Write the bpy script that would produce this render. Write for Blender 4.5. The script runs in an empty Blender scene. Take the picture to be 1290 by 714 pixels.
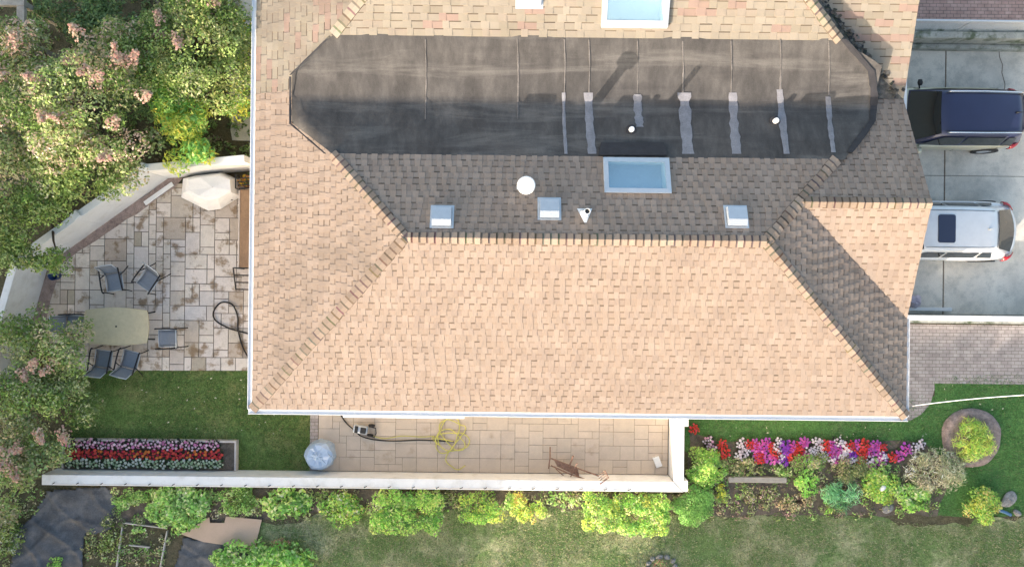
import bpy, math, random
import numpy as np
from mathutils import Vector, Matrix

C = bpy.context.scene.collection
R = math.radians
rnd = random.Random(7)
H = 25.5            # drone height above the lawn
TH = 0.0113         # the drone was turned this much

# ------------------------------------------------------------------ helpers
def unit(px, py):
    ux, uy = px - 645.0, 357.0 - py
    return ((ux * math.cos(TH) - uy * math.sin(TH)) / 1000.0,
            (ux * math.sin(TH) + uy * math.cos(TH)) / 1000.0)

def P(px, py, z=0.0):
    X, Y = unit(px, py)
    return Vector((X * (H - z), Y * (H - z), z))

def PP(px, py, pl):                     # onto the plane z = a + b x + c y
    X, Y = unit(px, py)
    a, b, c = pl
    k = b * X + c * Y
    return P(px, py, (a + k * H) / (1 + k))

def lin(r, g, b):
    f = lambda v: (v / 255) / 12.92 if v <= 10 else ((v / 255 + .055) / 1.055) ** 2.4
    return (f(r), f(g), f(b))

def tag(o, label=None, cat=None, group=None, kind=None):
    if label: o['label'] = label
    if cat: o['category'] = cat
    if group: o['group'] = group
    if kind: o['kind'] = kind
    return o

def empty(name, loc, label, cat, group=None, rz=0):
    o = bpy.data.objects.new(name, None)
    C.objects.link(o)
    o.location = loc
    o.rotation_euler = (0, 0, rz)
    o.empty_display_size = .2
    return tag(o, label, cat, group)

class MB:
    def __init__(s):
        s.v, s.f, s.c = [], [], []
    def poly(s, pts, col=(1, 1, 1)):
        n = len(s.v)
        s.v += [tuple(p) for p in pts]
        s.f.append(tuple(range(n, n + len(pts))))
        s.c.append(col)
    def box(s, lo, hi, col=(1, 1, 1), M=None):
        x0, y0, z0 = lo; x1, y1, z1 = hi
        p = [Vector(q) for q in ((x0,y0,z0),(x1,y0,z0),(x1,y1,z0),(x0,y1,z0),(x0,y0,z1),(x1,y0,z1),(x1,y1,z1),(x0,y1,z1))]
        if M is not None: p = [M @ q for q in p]
        n = len(s.v)
        s.v += [tuple(q) for q in p]
        for f in ((0,3,2,1),(4,5,6,7),(0,1,5,4),(1,2,6,5),(2,3,7,6),(3,0,4,7)):
            s.f.append(tuple(n + i for i in f)); s.c.append(col)
    def prism(s, pts, z0, z1, col=(1, 1, 1)):          # pts: xy, counter-clockwise
        n = len(s.v); k = len(pts)
        g0 = z0 if callable(z0) else (lambda x, y: z0)
        g1 = z1 if callable(z1) else (lambda x, y: z1)
        s.v += [(p[0], p[1], g0(p[0], p[1])) for p in pts] + [(p[0], p[1], g1(p[0], p[1])) for p in pts]
        s.f.append(tuple(n + i for i in reversed(range(k)))); s.c.append(col)
        s.f.append(tuple(n + k + i for i in range(k))); s.c.append(col)
        for i in range(k):
            j = (i + 1) % k
            s.f.append((n + i, n + j, n + k + j, n + k + i)); s.c.append(col)
    def tube(s, pts, r, seg=8, col=(1, 1, 1), closed=False):
        pts = [Vector(p) for p in pts]
        rs = r if isinstance(r, (list, tuple)) else [r] * len(pts)
        n0 = len(s.v); K = len(pts)
        up = Vector((0, 0, 1))
        for i, p in enumerate(pts):
            a = pts[i - 1] if (i > 0 or closed) else pts[i]
            b = pts[(i + 1) % K] if (i < K - 1 or closed) else pts[i]
            d = (b - a)
            d = d.normalized() if d.length > 1e-9 else Vector((1, 0, 0))
            u = d.cross(up)
            if u.length < .05: u = d.cross(Vector((1, 0, 0)))
            u.normalize(); w = u.cross(d)
            for k in range(seg):
                t = 2 * math.pi * k / seg
                s.v.append(tuple(p + (u * math.cos(t) + w * math.sin(t)) * rs[i]))
        for i in range(K if closed else K - 1):
            i2 = (i + 1) % K
            for k in range(seg):
                k2 = (k + 1) % seg
                s.f.append((n0 + i * seg + k, n0 + i * seg + k2, n0 + i2 * seg + k2, n0 + i2 * seg + k)); s.c.append(col)
        if not closed:
            s.f.append(tuple(n0 + k for k in reversed(range(seg)))); s.c.append(col)
            s.f.append(tuple(n0 + (K - 1) * seg + k for k in range(seg))); s.c.append(col)
    def lathe(s, prof, cx=0, cy=0, seg=24, col=(1, 1, 1), M=None, cap=True):   # prof: (r, z)
        n0 = len(s.v)
        for r_, z_ in prof:
            for k in range(seg):
                t = 2 * math.pi * k / seg
                q = Vector((cx + r_ * math.cos(t), cy + r_ * math.sin(t), z_))
                s.v.append(tuple(M @ q if M is not None else q))
        for i in range(len(prof) - 1):
            for k in range(seg):
                k2 = (k + 1) % seg
                s.f.append((n0 + i * seg + k, n0 + i * seg + k2, n0 + (i + 1) * seg + k2, n0 + (i + 1) * seg + k)); s.c.append(col)
        if cap:
            s.f.append(tuple(n0 + k for k in reversed(range(seg)))); s.c.append(col)
            m = n0 + (len(prof) - 1) * seg
            s.f.append(tuple(m + k for k in range(seg))); s.c.append(col)
    def grid(s, rows, col=(1, 1, 1)):
        n0 = len(s.v); m = len(rows[0])
        for r_ in rows: s.v += [tuple(p) for p in r_]
        for i in range(len(rows) - 1):
            for j in range(m - 1):
                a = n0 + i * m + j
                s.f.append((a, a + 1, a + m + 1, a + m)); s.c.append(col)
    def build(s, name, mat, parent=None, smooth=False, bevel=0, subsurf=0, kind=None):
        me = bpy.data.meshes.new(name)
        me.from_pydata(s.v, [], s.f)
        at = me.attributes.new('tint', 'FLOAT_COLOR', 'FACE')
        if len(me.polygons) == len(s.c):
            arr = np.ones((len(s.c), 4), np.float32)
            arr[:, :3] = np.array([c if len(c) == 3 else c[:3] for c in s.c], np.float32)
            at.data.foreach_set('color', arr.ravel())
        me.materials.append(mat)
        me.update()
        return link(name, me, parent, smooth, bevel, subsurf, kind)

def link(name, me, parent=None, smooth=False, bevel=0, subsurf=0, kind=None):
    o = bpy.data.objects.new(name, me)
    C.objects.link(o)
    if parent is not None: o.parent = parent
    if smooth: me.polygons.foreach_set('use_smooth', [True] * len(me.polygons))
    if bevel:
        b = o.modifiers.new('bevel', 'BEVEL'); b.width = bevel; b.segments = 2; b.limit_method = 'ANGLE'; b.angle_limit = R(40)
    if subsurf:
        b = o.modifiers.new('sub', 'SUBSURF'); b.levels = subsurf; b.render_levels = subsurf
    if kind: o['kind'] = kind
    return o

def np_mesh(name, V, F, col, mat, parent=None, kind=None):   # V (n,3), F (m,4) all quads, col (m,3)
    me = bpy.data.meshes.new(name)
    me.vertices.add(len(V)); me.vertices.foreach_set('co', np.asarray(V, np.float32).ravel())
    k = F.shape[1]
    me.loops.add(F.size); me.loops.foreach_set('vertex_index', F.astype(np.int32).ravel())
    me.polygons.add(len(F)); me.polygons.foreach_set('loop_start', np.arange(0, F.size, k, dtype=np.int32))
    me.polygons.foreach_set('loop_total', np.full(len(F), k, np.int32))
    me.update(calc_edges=True)
    at = me.attributes.new('tint', 'FLOAT_COLOR', 'FACE')
    a4 = np.ones((len(F), 4), np.float32); a4[:, :3] = col
    at.data.foreach_set('color', a4.ravel())
    me.materials.append(mat)
    return link(name, me, parent, kind=kind)

def dup(o, loc, rz, sc=1.0, label=None, group=None):
    r_ = o.copy(); C.objects.link(r_)
    r_.location = loc; r_.rotation_euler = (0, 0, rz); r_.scale = (sc, sc, sc)
    if label: r_['label'] = label
    if group: r_['group'] = group
    for ch in list(o.children):
        c_ = ch.copy(); C.objects.link(c_); c_.parent = r_
        for g_ in ch.children:
            d_ = g_.copy(); C.objects.link(d_); d_.parent = c_
    return r_

# ------------------------------------------------------------------ materials
def new_mat(name):
    m = bpy.data.materials.new(name); m.use_nodes = True
    nt = m.node_tree
    return m, nt, nt.nodes['Principled BSDF']

def N(nt, typ, **kw):
    n = nt.nodes.new(typ)
    for k, v in kw.items(): setattr(n, k, v)
    return n

def noise(nt, co, scale, detail=5, rough=.6, dist=0):
    n = N(nt, 'ShaderNodeTexNoise')
    n.inputs['Scale'].default_value = scale; n.inputs['Detail'].default_value = detail
    n.inputs['Roughness'].default_value = rough; n.inputs['Distortion'].default_value = dist
    nt.links.new(co, n.inputs['Vector'])
    return n.outputs['Fac']

def ramp(nt, fac, stops, interp='LINEAR'):
    n = N(nt, 'ShaderNodeValToRGB'); n.color_ramp.interpolation = interp
    el = n.color_ramp.elements
    while len(el) > 1: el.remove(el[-1])
    for i, (p, c) in enumerate(stops):
        e = el[0] if i == 0 else el.new(p)
        e.position = p; e.color = (*c, 1)
    nt.links.new(fac, n.inputs['Fac'])
    return n.outputs['Color']

def mix(nt, fac, a, b, typ='MIX'):
    n = N(nt, 'ShaderNodeMix', data_type='RGBA', blend_type=typ)
    for sock, v in ((n.inputs[0], fac), (n.inputs[6], a), (n.inputs[7], b)):
        if isinstance(v, bpy.types.NodeSocket): nt.links.new(v, sock)
        elif isinstance(v, (int, float)): sock.default_value = v
        else: sock.default_value = (*v, 1)
    return n.outputs[2]

def gray(v): return (v, v, v)

def bump(nt, bs, fac, strength, dist=.02):
    b = N(nt, 'ShaderNodeBump'); b.inputs['Strength'].default_value = strength; b.inputs['Distance'].default_value = dist
    nt.links.new(fac, b.inputs['Height']); nt.links.new(b.outputs['Normal'], bs.inputs['Normal'])

def mat(name, col, rough=.7, var=.25, scale=6, fine=40, bmp=.3, metal=0, attr=False, spec=.3, dirt_and_blotch=None, coat=0, coords='Object'):
    m, nt, bs = new_mat(name)
    co = N(nt, 'ShaderNodeTexCoord').outputs[coords]
    n1 = noise(nt, co, scale); n2 = noise(nt, co, fine, 3)
    if attr:
        base = N(nt, 'ShaderNodeAttribute', attribute_name='tint').outputs['Color']
    else:
        base = mix(nt, 0.0, col, col)
    v1 = ramp(nt, n1, [(.25, gray(1 - var)), (.75, gray(1 + var))])
    v2 = ramp(nt, n2, [(.25, gray(1 - var * .7)), (.75, gray(1 + var * .7))])
    c = mix(nt, 1.0, base, v1, 'MULTIPLY'); c = mix(nt, 1.0, c, v2, 'MULTIPLY')
    if dirt_and_blotch:
        dc, dscale, lo, hi, amt = dirt_and_blotch
        d = ramp(nt, noise(nt, co, dscale, 6, .65), [(lo, gray(0)), (hi, gray(amt))])
        c = mix(nt, d, c, dc)
    nt.links.new(c, bs.inputs['Base Color'])
    bs.inputs['Roughness'].default_value = rough; bs.inputs['Metallic'].default_value = metal
    bs.inputs['Specular IOR Level'].default_value = spec
    if coat: bs.inputs['Coat Weight'].default_value = coat; bs.inputs['Coat Roughness'].default_value = .06
    if bmp: bump(nt, bs, n2, bmp)
    return m

def leaf_mat(name, transl=.36, rough=.5):
    m, nt, bs = new_mat(name)
    at = N(nt, 'ShaderNodeAttribute', attribute_name='tint').outputs['Color']
    nt.links.new(at, bs.inputs['Base Color'])
    bs.inputs['Roughness'].default_value = rough; bs.inputs['Specular IOR Level'].default_value = .35
    tr = N(nt, 'ShaderNodeBsdfTranslucent'); nt.links.new(at, tr.inputs['Color'])
    mx = N(nt, 'ShaderNodeMixShader'); mx.inputs[0].default_value = transl
    nt.links.new(bs.outputs[0], mx.inputs[1]); nt.links.new(tr.outputs[0], mx.inputs[2])
    nt.links.new(mx.outputs[0], nt.nodes['Material Output'].inputs['Surface'])
    return m

def lawn_mat(name, g1, g2, dry, dlo, dhi, damt):
    m, nt, bs = new_mat(name)
    co = N(nt, 'ShaderNodeTexCoord').outputs['Object']
    c = mix(nt, ramp(nt, noise(nt, co, 1.1, 6, .65), [(.3, gray(0)), (.7, gray(1))]), g1, g2)
    d = ramp(nt, noise(nt, co, .8, 8, .7, .4), [(dlo, gray(0)), (dhi, gray(damt))])
    c = mix(nt, d, c, dry)
    n2 = noise(nt, co, 22, 4, .7)
    c = mix(nt, 1.0, c, ramp(nt, n2, [(.25, gray(.45)), (.75, gray(1.6))]), 'MULTIPLY')
    n3 = noise(nt, co, 6, 4, .7)
    c = mix(nt, 1.0, c, ramp(nt, n3, [(.3, gray(.7)), (.7, gray(1.35))]), 'MULTIPLY')
    nt.links.new(c, bs.inputs['Base Color'])
    bs.inputs['Roughness'].default_value = .9; bs.inputs['Specular IOR Level'].default_value = .1
    bump(nt, bs, n2, .8, .04)
    return m

def brick_mat(name, c1, c2, mortar, bw, bh, rot=0, msize=.012, stain=None, rough=.85):
    m, nt, bs = new_mat(name)
    co = N(nt, 'ShaderNodeTexCoord').outputs['Object']
    mp = N(nt, 'ShaderNodeMapping'); mp.inputs['Rotation'].default_value = (0, 0, rot)
    nt.links.new(co, mp.inputs['Vector'])
    b = N(nt, 'ShaderNodeTexBrick')
    b.inputs['Scale'].default_value = 1; b.inputs['Brick Width'].default_value = bw; b.inputs['Row Height'].default_value = bh
    b.inputs['Mortar Size'].default_value = msize; b.inputs['Mortar Smooth'].default_value = .3
    b.inputs['Color1'].default_value = (*c1, 1); b.inputs['Color2'].default_value = (*c2, 1); b.inputs['Mortar'].default_value = (*mortar, 1)
    nt.links.new(mp.outputs[0], b.inputs['Vector'])
    c = mix(nt, 1.0, b.outputs['Color'], ramp(nt, noise(nt, co, 3, 6), [(.3, gray(.78)), (.7, gray(1.2))]), 'MULTIPLY')
    if stain:
        c = mix(nt, ramp(nt, noise(nt, co, 1.6, 6, .7), [(.55, gray(0)), (.72, gray(.6))]), c, stain)
    nt.links.new(c, bs.inputs['Base Color']); bs.inputs['Roughness'].default_value = rough
    bs.inputs['Specular IOR Level'].default_value = .2
    bump(nt, bs, b.outputs['Fac'], -.5, .01)
    return m

M = {}
M['leaf'] = leaf_mat('leaf')
M['petal'] = leaf_mat('petal', .3, .6)
M['bark'] = mat('bark', (.12, .085, .06), .9, .35, 8, 30, .6)
M['shingle'] = mat('shingle', None, .92, .08, 1.3, 55, .5, attr=True, spec=.12)
M['shingle_smudge'] = mat('shingle_smudged', None, .92, .10, 1.3, 55, .5, attr=True, spec=.12, dirt_and_blotch=((.19, .155, .125), .55, .50, .70, .6))  # darker smudges mixed in by a noise mask
M['white_wall'] = mat('white_wall', (.80, .80, .79), .8, .05, 2, 30, .15, dirt_and_blotch=((.42, .40, .34), 2.4, .50, .75, .4))
M['white_metal'] = mat('white_metal', (.78, .79, .80), .4, .03, 4, 30, .03, spec=.5)
M['stucco'] = mat('stucco', (.66, .62, .55), .9, .06, 3, 60, .4)
M['galv'] = mat('galvanised', (.52, .56, .60), .38, .06, 6, 40, .05, metal=.35, spec=.5)
M['white_paint'] = mat('white_paint', (.8, .8, .79), .45, .03, 5, 40, .05)
M['dark_metal'] = mat('dark_metal', (.02, .02, .022), .5, .2, 8, 50, .1)
M['rubber'] = mat('rubber', (.025, .026, .028), .6, .2, 8, 50, .1)
M['soil'] = mat('soil', (.15, .12, .095), .95, .45, 5, 28, .9)
M['mulch'] = mat('mulch', (.33, .25, .22), .95, .4, 7, 30, 1.0)
M['wood_grey'] = mat('wood_grey', (.36, .33, .29), .85, .2, 6, 40, .4)
M['wood_brown'] = mat('wood_brown', (.30, .19, .115), .7, .2, 3, 30, .2)
M['timber_pale'] = mat('timber_pale', (.60, .53, .48), .8, .15, 5, 40, .3)
M['slab'] = mat('slab', None, .9, .10, 5, 26, .35, attr=True, spec=.15, dirt_and_blotch=((.22, .14, .07), 2.0, .53, .63, .8))
M['slab_tan'] = mat('slab_tan', None, .88, .08, 3, 40, .25, attr=True, spec=.2, dirt_and_blotch=((.25, .15, .08), 1.2, .6, .75, .5))
M['joint'] = mat('joint', (.20, .165, .135), .95, .4, 6, 30, .6)
M['sling'] = mat('sling', (.23, .25, .28), .75, .08, 20, 120, .2)
M['table_top'] = mat('table_top', (.56, .47, .30), .5, .1, 9, 60, .1)
M['cover'] = mat('cover', (.80, .80, .81), .65, .05, 4, 20, .15)
M['hose_black'] = mat('hose_black', (.015, .015, .017), .5, .1, 8, 40, 0)
M['hose_yellow'] = mat('hose_yellow', (.62, .58, .16), .5, .1, 8, 40, 0)
M['rust'] = mat('rust', (.27, .16, .115), .85, .4, 14, 60, .5)
M['cardboard'] = mat('cardboard', (.55, .40, .30), .9, .07, 3, 30, .1)
M['stone'] = mat('stone', (.27, .26, .25), .9, .4, 9, 34, .9)
M['moss_conc'] = mat('moss_concrete', (.36, .37, .34), .9, .2, 4, 30, .5, dirt_and_blotch=((.06, .09, .04), 2.5, .48, .65, .85))
M['blue_plastic'] = mat('blue_plastic', (.03, .06, .16), .4, .1, 5, 30, 0)
M['terracotta'] = mat('terracotta', (.4, .18, .1), .8, .15, 5, 30, .2)
M['grass_blade'] = leaf_mat('grass_blade', .2, .7)
M['lawn_w'] = lawn_mat('lawn_west', (.09, .155, .042), (.14, .205, .062), (.30, .28, .12), .5, .70, .65)
M['lawn_e'] = lawn_mat('lawn_east', (.070, .165, .045), (.105, .205, .062), (.22, .22, .13), .58, .78, .5)
M['lawn_s'] = lawn_mat('lawn_south', (.12, .19, .066), (.185, .25, .09), (.50, .45, .28), .46, .66, .85)
M['ground'] = lawn_mat('ground', (.09, .085, .05), (.13, .11, .065), (.15, .12, .08), .5, .7, .8)
M['paver_red'] = brick_mat('paver_red', (.38, .25, .22), (.44, .31, .27), (.17, .14, .12), .22, .11, 0, .01)
M['paver_grey'] = brick_mat('paver_grey', (.36, .31, .29), (.44, .39, .36), (.22, .19, .17), .22, .11, 0, .01)

# driveway concrete: cast slabs with stains
def concrete_mat():
    m, nt, bs = new_mat('driveway_concrete')
    co = N(nt, 'ShaderNodeTexCoord').outputs['Object']
    c = ramp(nt, noise(nt, co, .7, 7, .65), [(.3, (.54, .50, .43)), (.5, (.70, .65, .56)), (.7, (.78, .73, .63))])
    d = ramp(nt, noise(nt, co, 2.3, 8, .75), [(.47, gray(0)), (.70, gray(.65))])
    c = mix(nt, d, c, (.34, .34, .30))
    n2 = noise(nt, co, 45, 3)
    c = mix(nt, 1.0, c, ramp(nt, n2, [(.3, gray(.85)), (.7, gray(1.15))]), 'MULTIPLY')
    nt.links.new(c, bs.inputs['Base Color']); bs.inputs['Roughness'].default_value = .9
    bump(nt, bs, n2, .25)
    return m
M['concrete'] = concrete_mat()

def membrane_mat():
    m, nt, bs = new_mat('membrane')
    co = N(nt, 'ShaderNodeTexCoord').outputs['Object']
    mp = N(nt, 'ShaderNodeMapping'); mp.inputs['Scale'].default_value = (1.0, .25, 1)
    nt.links.new(co, mp.inputs['Vector'])
    mq = N(nt, 'ShaderNodeMapping'); mq.inputs['Scale'].default_value = (.18, 1.6, 1)
    nt.links.new(co, mq.inputs['Vector'])
    c = ramp(nt, noise(nt, mp.outputs[0], 1.6, 7, .7), [(.28, (.054, .051, .049)), (.5, (.095, .089, .084)), (.72, (.150, .140, .130))])
    d = ramp(nt, noise(nt, mq.outputs[0], 1.1, 7, .65, .5), [(.52, gray(0)), (.72, gray(.65))])
    c = mix(nt, d, c, (.24, .225, .205))
    e = ramp(nt, noise(nt, mq.outputs[0], 1.9, 5, .6), [(.55, gray(0)), (.75, gray(.55))])
    c = mix(nt, e, c, (.06, .055, .055))
    n2 = noise(nt, co, 60, 3)
    c = mix(nt, 1.0, c, ramp(nt, n2, [(.3, gray(.85)), (.7, gray(1.15))]), 'MULTIPLY')
    nt.links.new(c, bs.inputs['Base Color']); bs.inputs['Roughness'].default_value = .85
    bs.inputs['Specular IOR Level'].default_value = .1
    bump(nt, bs, noise(nt, co, 5, 5), .35, .03)
    return m
M['membrane'] = membrane_mat()
M['membrane_dark'] = mat('membrane_dark', (.045, .043, .046), .7, .25, 5, 50, .3)
M['sealant'] = mat('sealant', (.25, .245, .26), .7, .22, 5, 40, .3)
M['valley_moss'] = mat('valley_moss', (.12, .115, .105), .9, .5, 5, 22, .9, dirt_and_blotch=((.035, .04, .03), 3.0, .48, .6, .8))

def glass_mat(name, col, refl=.25, rough=.03):
    m, nt, bs = new_mat(name)
    bs.inputs['Base Color'].default_value = (*col, 1); bs.inputs['Roughness'].default_value = rough
    bs.inputs['Specular IOR Level'].default_value = .8
    bs.inputs['Coat Weight'].default_value = refl
    return m
def clear_glass(name, tint, amt):
    m, nt, bs = new_mat(name)
    bs.inputs['Base Color'].default_value = (*tint, 1); bs.inputs['Roughness'].default_value = .05
    bs.inputs['Specular IOR Level'].default_value = .9
    t = N(nt, 'ShaderNodeBsdfTransparent'); t.inputs['Color'].default_value = (.9, .97, 1, 1)
    mx = N(nt, 'ShaderNodeMixShader'); mx.inputs[0].default_value = amt
    nt.links.new(bs.outputs[0], mx.inputs[1]); nt.links.new(t.outputs[0], mx.inputs[2])
    nt.links.new(mx.outputs[0], nt.nodes['Material Output'].inputs['Surface'])
    return m
M['car_glass'] = glass_mat('car_glass', (.012, .016, .018), .3)
M['sky_glass'] = clear_glass('skylight_glass', (.50, .72, .80), .66)
M['well_white'] = mat('well_white', (.72, .84, .86), .6, .03, 3, 20, 0)
M['well_floor'] = mat('well_floor', (.40, .54, .70), .4, .06, 3, 20, 0)
M['plastic_clear'] = clear_glass('plastic_clear', (.55, .68, .85), .38)
M['plastic_clear'].node_tree.nodes['Principled BSDF'].inputs['Roughness'].default_value = .3

def paint(name, col, metal=.3, rough=.3):
    m, nt, bs = new_mat(name)
    co = N(nt, 'ShaderNodeTexCoord').outputs['Object']
    c = mix(nt, 1.0, col, ramp(nt, noise(nt, co, 2.5, 5), [(.3, gray(.93)), (.7, gray(1.05))]), 'MULTIPLY')
    nt.links.new(c, bs.inputs['Base Color'])
    bs.inputs['Metallic'].default_value = metal; bs.inputs['Roughness'].default_value = rough
    bs.inputs['Coat Weight'].default_value = .7; bs.inputs['Coat Roughness'].default_value = .05
    return m
M['paint_champagne'] = paint('paint_champagne', (.50, .48, .36), .25)
M['paint_navy'] = paint('paint_navy', (.026, .031, .078), .2, .3)
M['paint_white'] = paint('paint_white', (.74, .75, .76), .05, .3)
M['chrome'] = mat('chrome', (.75, .76, .8), .22, .02, 4, 20, 0, metal=.9)
M['red_lens'] = glass_mat('red_lens', (.45, .01, .015), .5, .15)
M['clear_lens'] = glass_mat('clear_lens', (.6, .62, .65), .5, .1)

# ------------------------------------------------------------------ world, sun, camera
SUN_EL = R(18.0)
sd = Vector((.606, .795, 0)).normalized()          # way the light travels over the ground
to_sun = Vector((-sd.x * math.cos(SUN_EL), -sd.y * math.cos(SUN_EL), math.sin(SUN_EL)))
w = bpy.data.worlds.new('World'); bpy.context.scene.world = w; w.use_nodes = True
nt = w.node_tree; bg = nt.nodes['Background']
sky = N(nt, 'ShaderNodeTexSky', sky_type='NISHITA'); sky.sun_disc = False
sky.sun_elevation = SUN_EL
sky.sun_rotation = math.atan2(to_sun.x, to_sun.y)
sky.air_density = 1.3; sky.dust_density = 4.5; sky.ozone_density = 1.0
nt.links.new(sky.outputs[0], bg.inputs['Color']); bg.inputs['Strength'].default_value = .14
sl = bpy.data.lights.new('sun', 'SUN'); sl.energy = 2.5; sl.angle = R(.5); sl.color = (.97, .85, .735)
so = bpy.data.objects.new('sun', sl); C.objects.link(so)
so.rotation_euler = to_sun.to_track_quat('Z', 'Y').to_euler(); so.location = (-20, -26, 30)
cam = bpy.data.cameras.new('camera'); cam.sensor_width = 36; cam.sensor_fit = 'HORIZONTAL'; cam.lens = 36 * 1000 / 1290
cam.clip_end = 1000
co_ = bpy.data.objects.new('camera', cam); C.objects.link(co_); co_.location = (0, 0, H); co_.rotation_euler = (0, 0, TH)
sc = bpy.context.scene; sc.camera = co_
sc.view_settings.view_transform = 'Standard'; sc.view_settings.look = 'None'
sc.view_settings.exposure = EXPOSURE = 1.6; sc.view_settings.gamma = 1; sc.view_settings.use_curve_mapping = False
sc.cycles.max_bounces = 6; sc.cycles.transparent_max_bounces = 8
sc.cycles.use_denoising = True

# ------------------------------------------------------------------ the ground
DZ = -.8                                     # the driveway lies lower
DX, DY0, DY1 = 10.6, -.86, 8.0
B = MB()
xs = [-220, DX, 220]; ys = [-220, DY0, DY1, 220]
for i in range(2):
    for j in range(3):
        if i == 1 and j == 1: continue
        B.poly([(xs[i], ys[j], 0), (xs[i + 1], ys[j], 0), (xs[i + 1], ys[j + 1], 0), (xs[i], ys[j + 1], 0)])
B.build('ground', M['ground'], kind='structure')

B = MB()
vx = P(1190, 222, DZ).x; hy = P(1240, 222, DZ).y; hy2 = P(1240, 72, DZ).y
xe = [8.5, vx, vx + 6.2, 60]; ye = [DY0, hy, DY1]
for i in range(3):
    for j in range(2):
        B.box((xe[i] + (.022 if i == 1 else .008), ye[j] + .008, DZ - .12), (xe[i + 1] - (.022 if i == 0 else .008), ye[j + 1] - .008, DZ))
B.build('driveway', M['concrete'], kind='structure', bevel=.008)
B = MB(); B.box((8.5, DY0, DZ - .3), (60, DY1, DZ - .03)); B.build('driveway_base', M['joint'], kind='structure')
B = MB()
crk = [P(x, y, DZ) for x, y in ((1258, 57), (1259, 72), (1263, 82), (1262, 92), (1266, 106), (1265, 118))]
for a, b in zip(crk, crk[1:]):
    d = (b - a).normalized(); n = Vector((-d.y, d.x, 0)) * .014
    B.poly([a - n + Vector((0, 0, .004)), b - n + Vector((0, 0, .004)), b + n + Vector((0, 0, .004)), a + n + Vector((0, 0, .004))])
B.build('driveway_crack', M['joint'], kind='structure')

def wobble_poly(pts, step=.35, amp=.07, seed=1):
    r_ = random.Random(seed); out = []
    for i in range(len(pts)):
        a, b = Vector(pts[i][:2]), Vector(pts[(i + 1) % len(pts)][:2])
        n = max(1, int((b - a).length / step))
        for k in range(n):
            q = a.lerp(b, k / n)
            out.append((q.x + r_.uniform(-amp, amp), q.y + r_.uniform(-amp, amp)))
    return out
def sheet(name, pts, z, m, amp=.07, seed=1, kind='structure', step=.35):
    B = MB(); B.poly([(x, y, z) for x, y in wobble_poly(pts, step, amp, seed)])
    return B.build(name, m, kind=kind)
lawnW = [P(*q)[:2] for q in ((90, 600), (400, 600), (400, 455), (90, 455))]
lawnE = [P(*q)[:2] for q in ((862, 496), (862, 566), (905, 600), (1000, 610), (1160, 610), (1170, 650), (1330, 650), (1330, 470), (1176, 474), (1176, 500), (1140, 496))]
lawnS = [P(*q)[:2] for q in ((300, 760), (1360, 760), (1360, 640), (1200, 662), (1000, 646), (880, 650), (690, 634), (650, 640), (560, 636), (420, 645), (330, 660), (290, 700))]
sheet('lawn', lawnW, .004, M['lawn_w'], .05, 1)
sheet('lawn', lawnE, .004, M['lawn_e'], .05, 2)
sheet('lawn', lawnS, .004, M['lawn_s'], .16, 3)
sheet('soil_bed', [P(*q)[:2] for q in ((110, 612), (1000, 622), (1000, 646), (650, 640), (400, 645), (330, 655), (110, 668))], .008, M['soil'], .08, 4)
sheet('soil_bed', [P(*q)[:2] for q in ((868, 545), (900, 556), (1000, 556), (1165, 556), (1200, 590), (1180, 648), (1000, 650), (868, 650))], .012, M['soil'], .05, 5)

sheet('path', [P(*q)[:2] for q in ((286, -40), (340, -40), (340, 178), (292, 178))], .010, M['concrete'], .03, 6)
# grass blades: nobody could count them
def in_poly(x, y, poly):
    r_ = np.zeros(len(x), bool); n = len(poly)
    for i in range(n):
        x0, y0 = poly[i]; x1, y1 = poly[(i + 1) % n]
        c_ = ((y0 > y) != (y1 > y)) & (x < (x1 - x0) * (y - y0) / (y1 - y0 + 1e-12) + x0)
        r_ ^= c_
    return r_
def grass(poly, n, cols, seed, hgt=.05, clip=(-17, 17, -9.6, 4)):
    g = np.random.default_rng(seed)
    px = np.array([p[0] for p in poly]); py = np.array([p[1] for p in poly])
    x = g.uniform(max(px.min(), clip[0]), min(px.max(), clip[1]), n); y = g.uniform(max(py.min(), clip[2]), min(py.max(), clip[3]), n)
    k = in_poly(x, y, poly); x, y = x[k], y[k]; n = len(x)
    # thin the blades unevenly so that the turf is patchy
    pat = np.sin(x * 1.7 + 1.3 * np.sin(y * 1.1)) + np.sin(y * 2.3 + np.sin(x * .9) * 2) + g.normal(0, .8, n)
    k = pat > -1.1; x, y, pat = x[k], y[k], pat[k]; n = len(x)
    th = g.uniform(0, 2 * np.pi, n); h = g.uniform(.6, 1.4, n) * hgt; lean = g.uniform(.5, 1.3, n) * hgt
    wd = g.uniform(.006, .013, n)
    dx, dy = np.cos(th), np.sin(th)
    b0 = np.stack([x - dy * wd, y + dx * wd, np.full(n, .004)], 1); b1 = np.stack([x + dy * wd, y - dx * wd, np.full(n, .004)], 1)
    t = np.stack([x + dx * lean, y + dy * lean, h], 1)
    V = np.stack([b0, b1, t], 1).reshape(-1, 3); F = np.arange(3 * n).reshape(n, 3)
    ca = np.array(cols)[g.integers(0, len(cols), n)] * g.uniform(.7, 1.3, (n, 1))
    return np_mesh('grass', V, F, ca, M['grass_blade'], kind='stuff')
grass(lawnW, 26000, [(.11, .19, .048), (.155, .245, .065), (.085, .145, .038), (.28, .28, .11)], 1)
grass(lawnE, 26000, [(.08, .21, .055), (.11, .24, .07), (.18, .22, .10)], 2)
grass(lawnS, 60000, [(.14, .22, .07), (.21, .29, .10), (.48, .44, .27), (.34, .34, .17), (.40, .36, .22)], 3)

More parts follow.
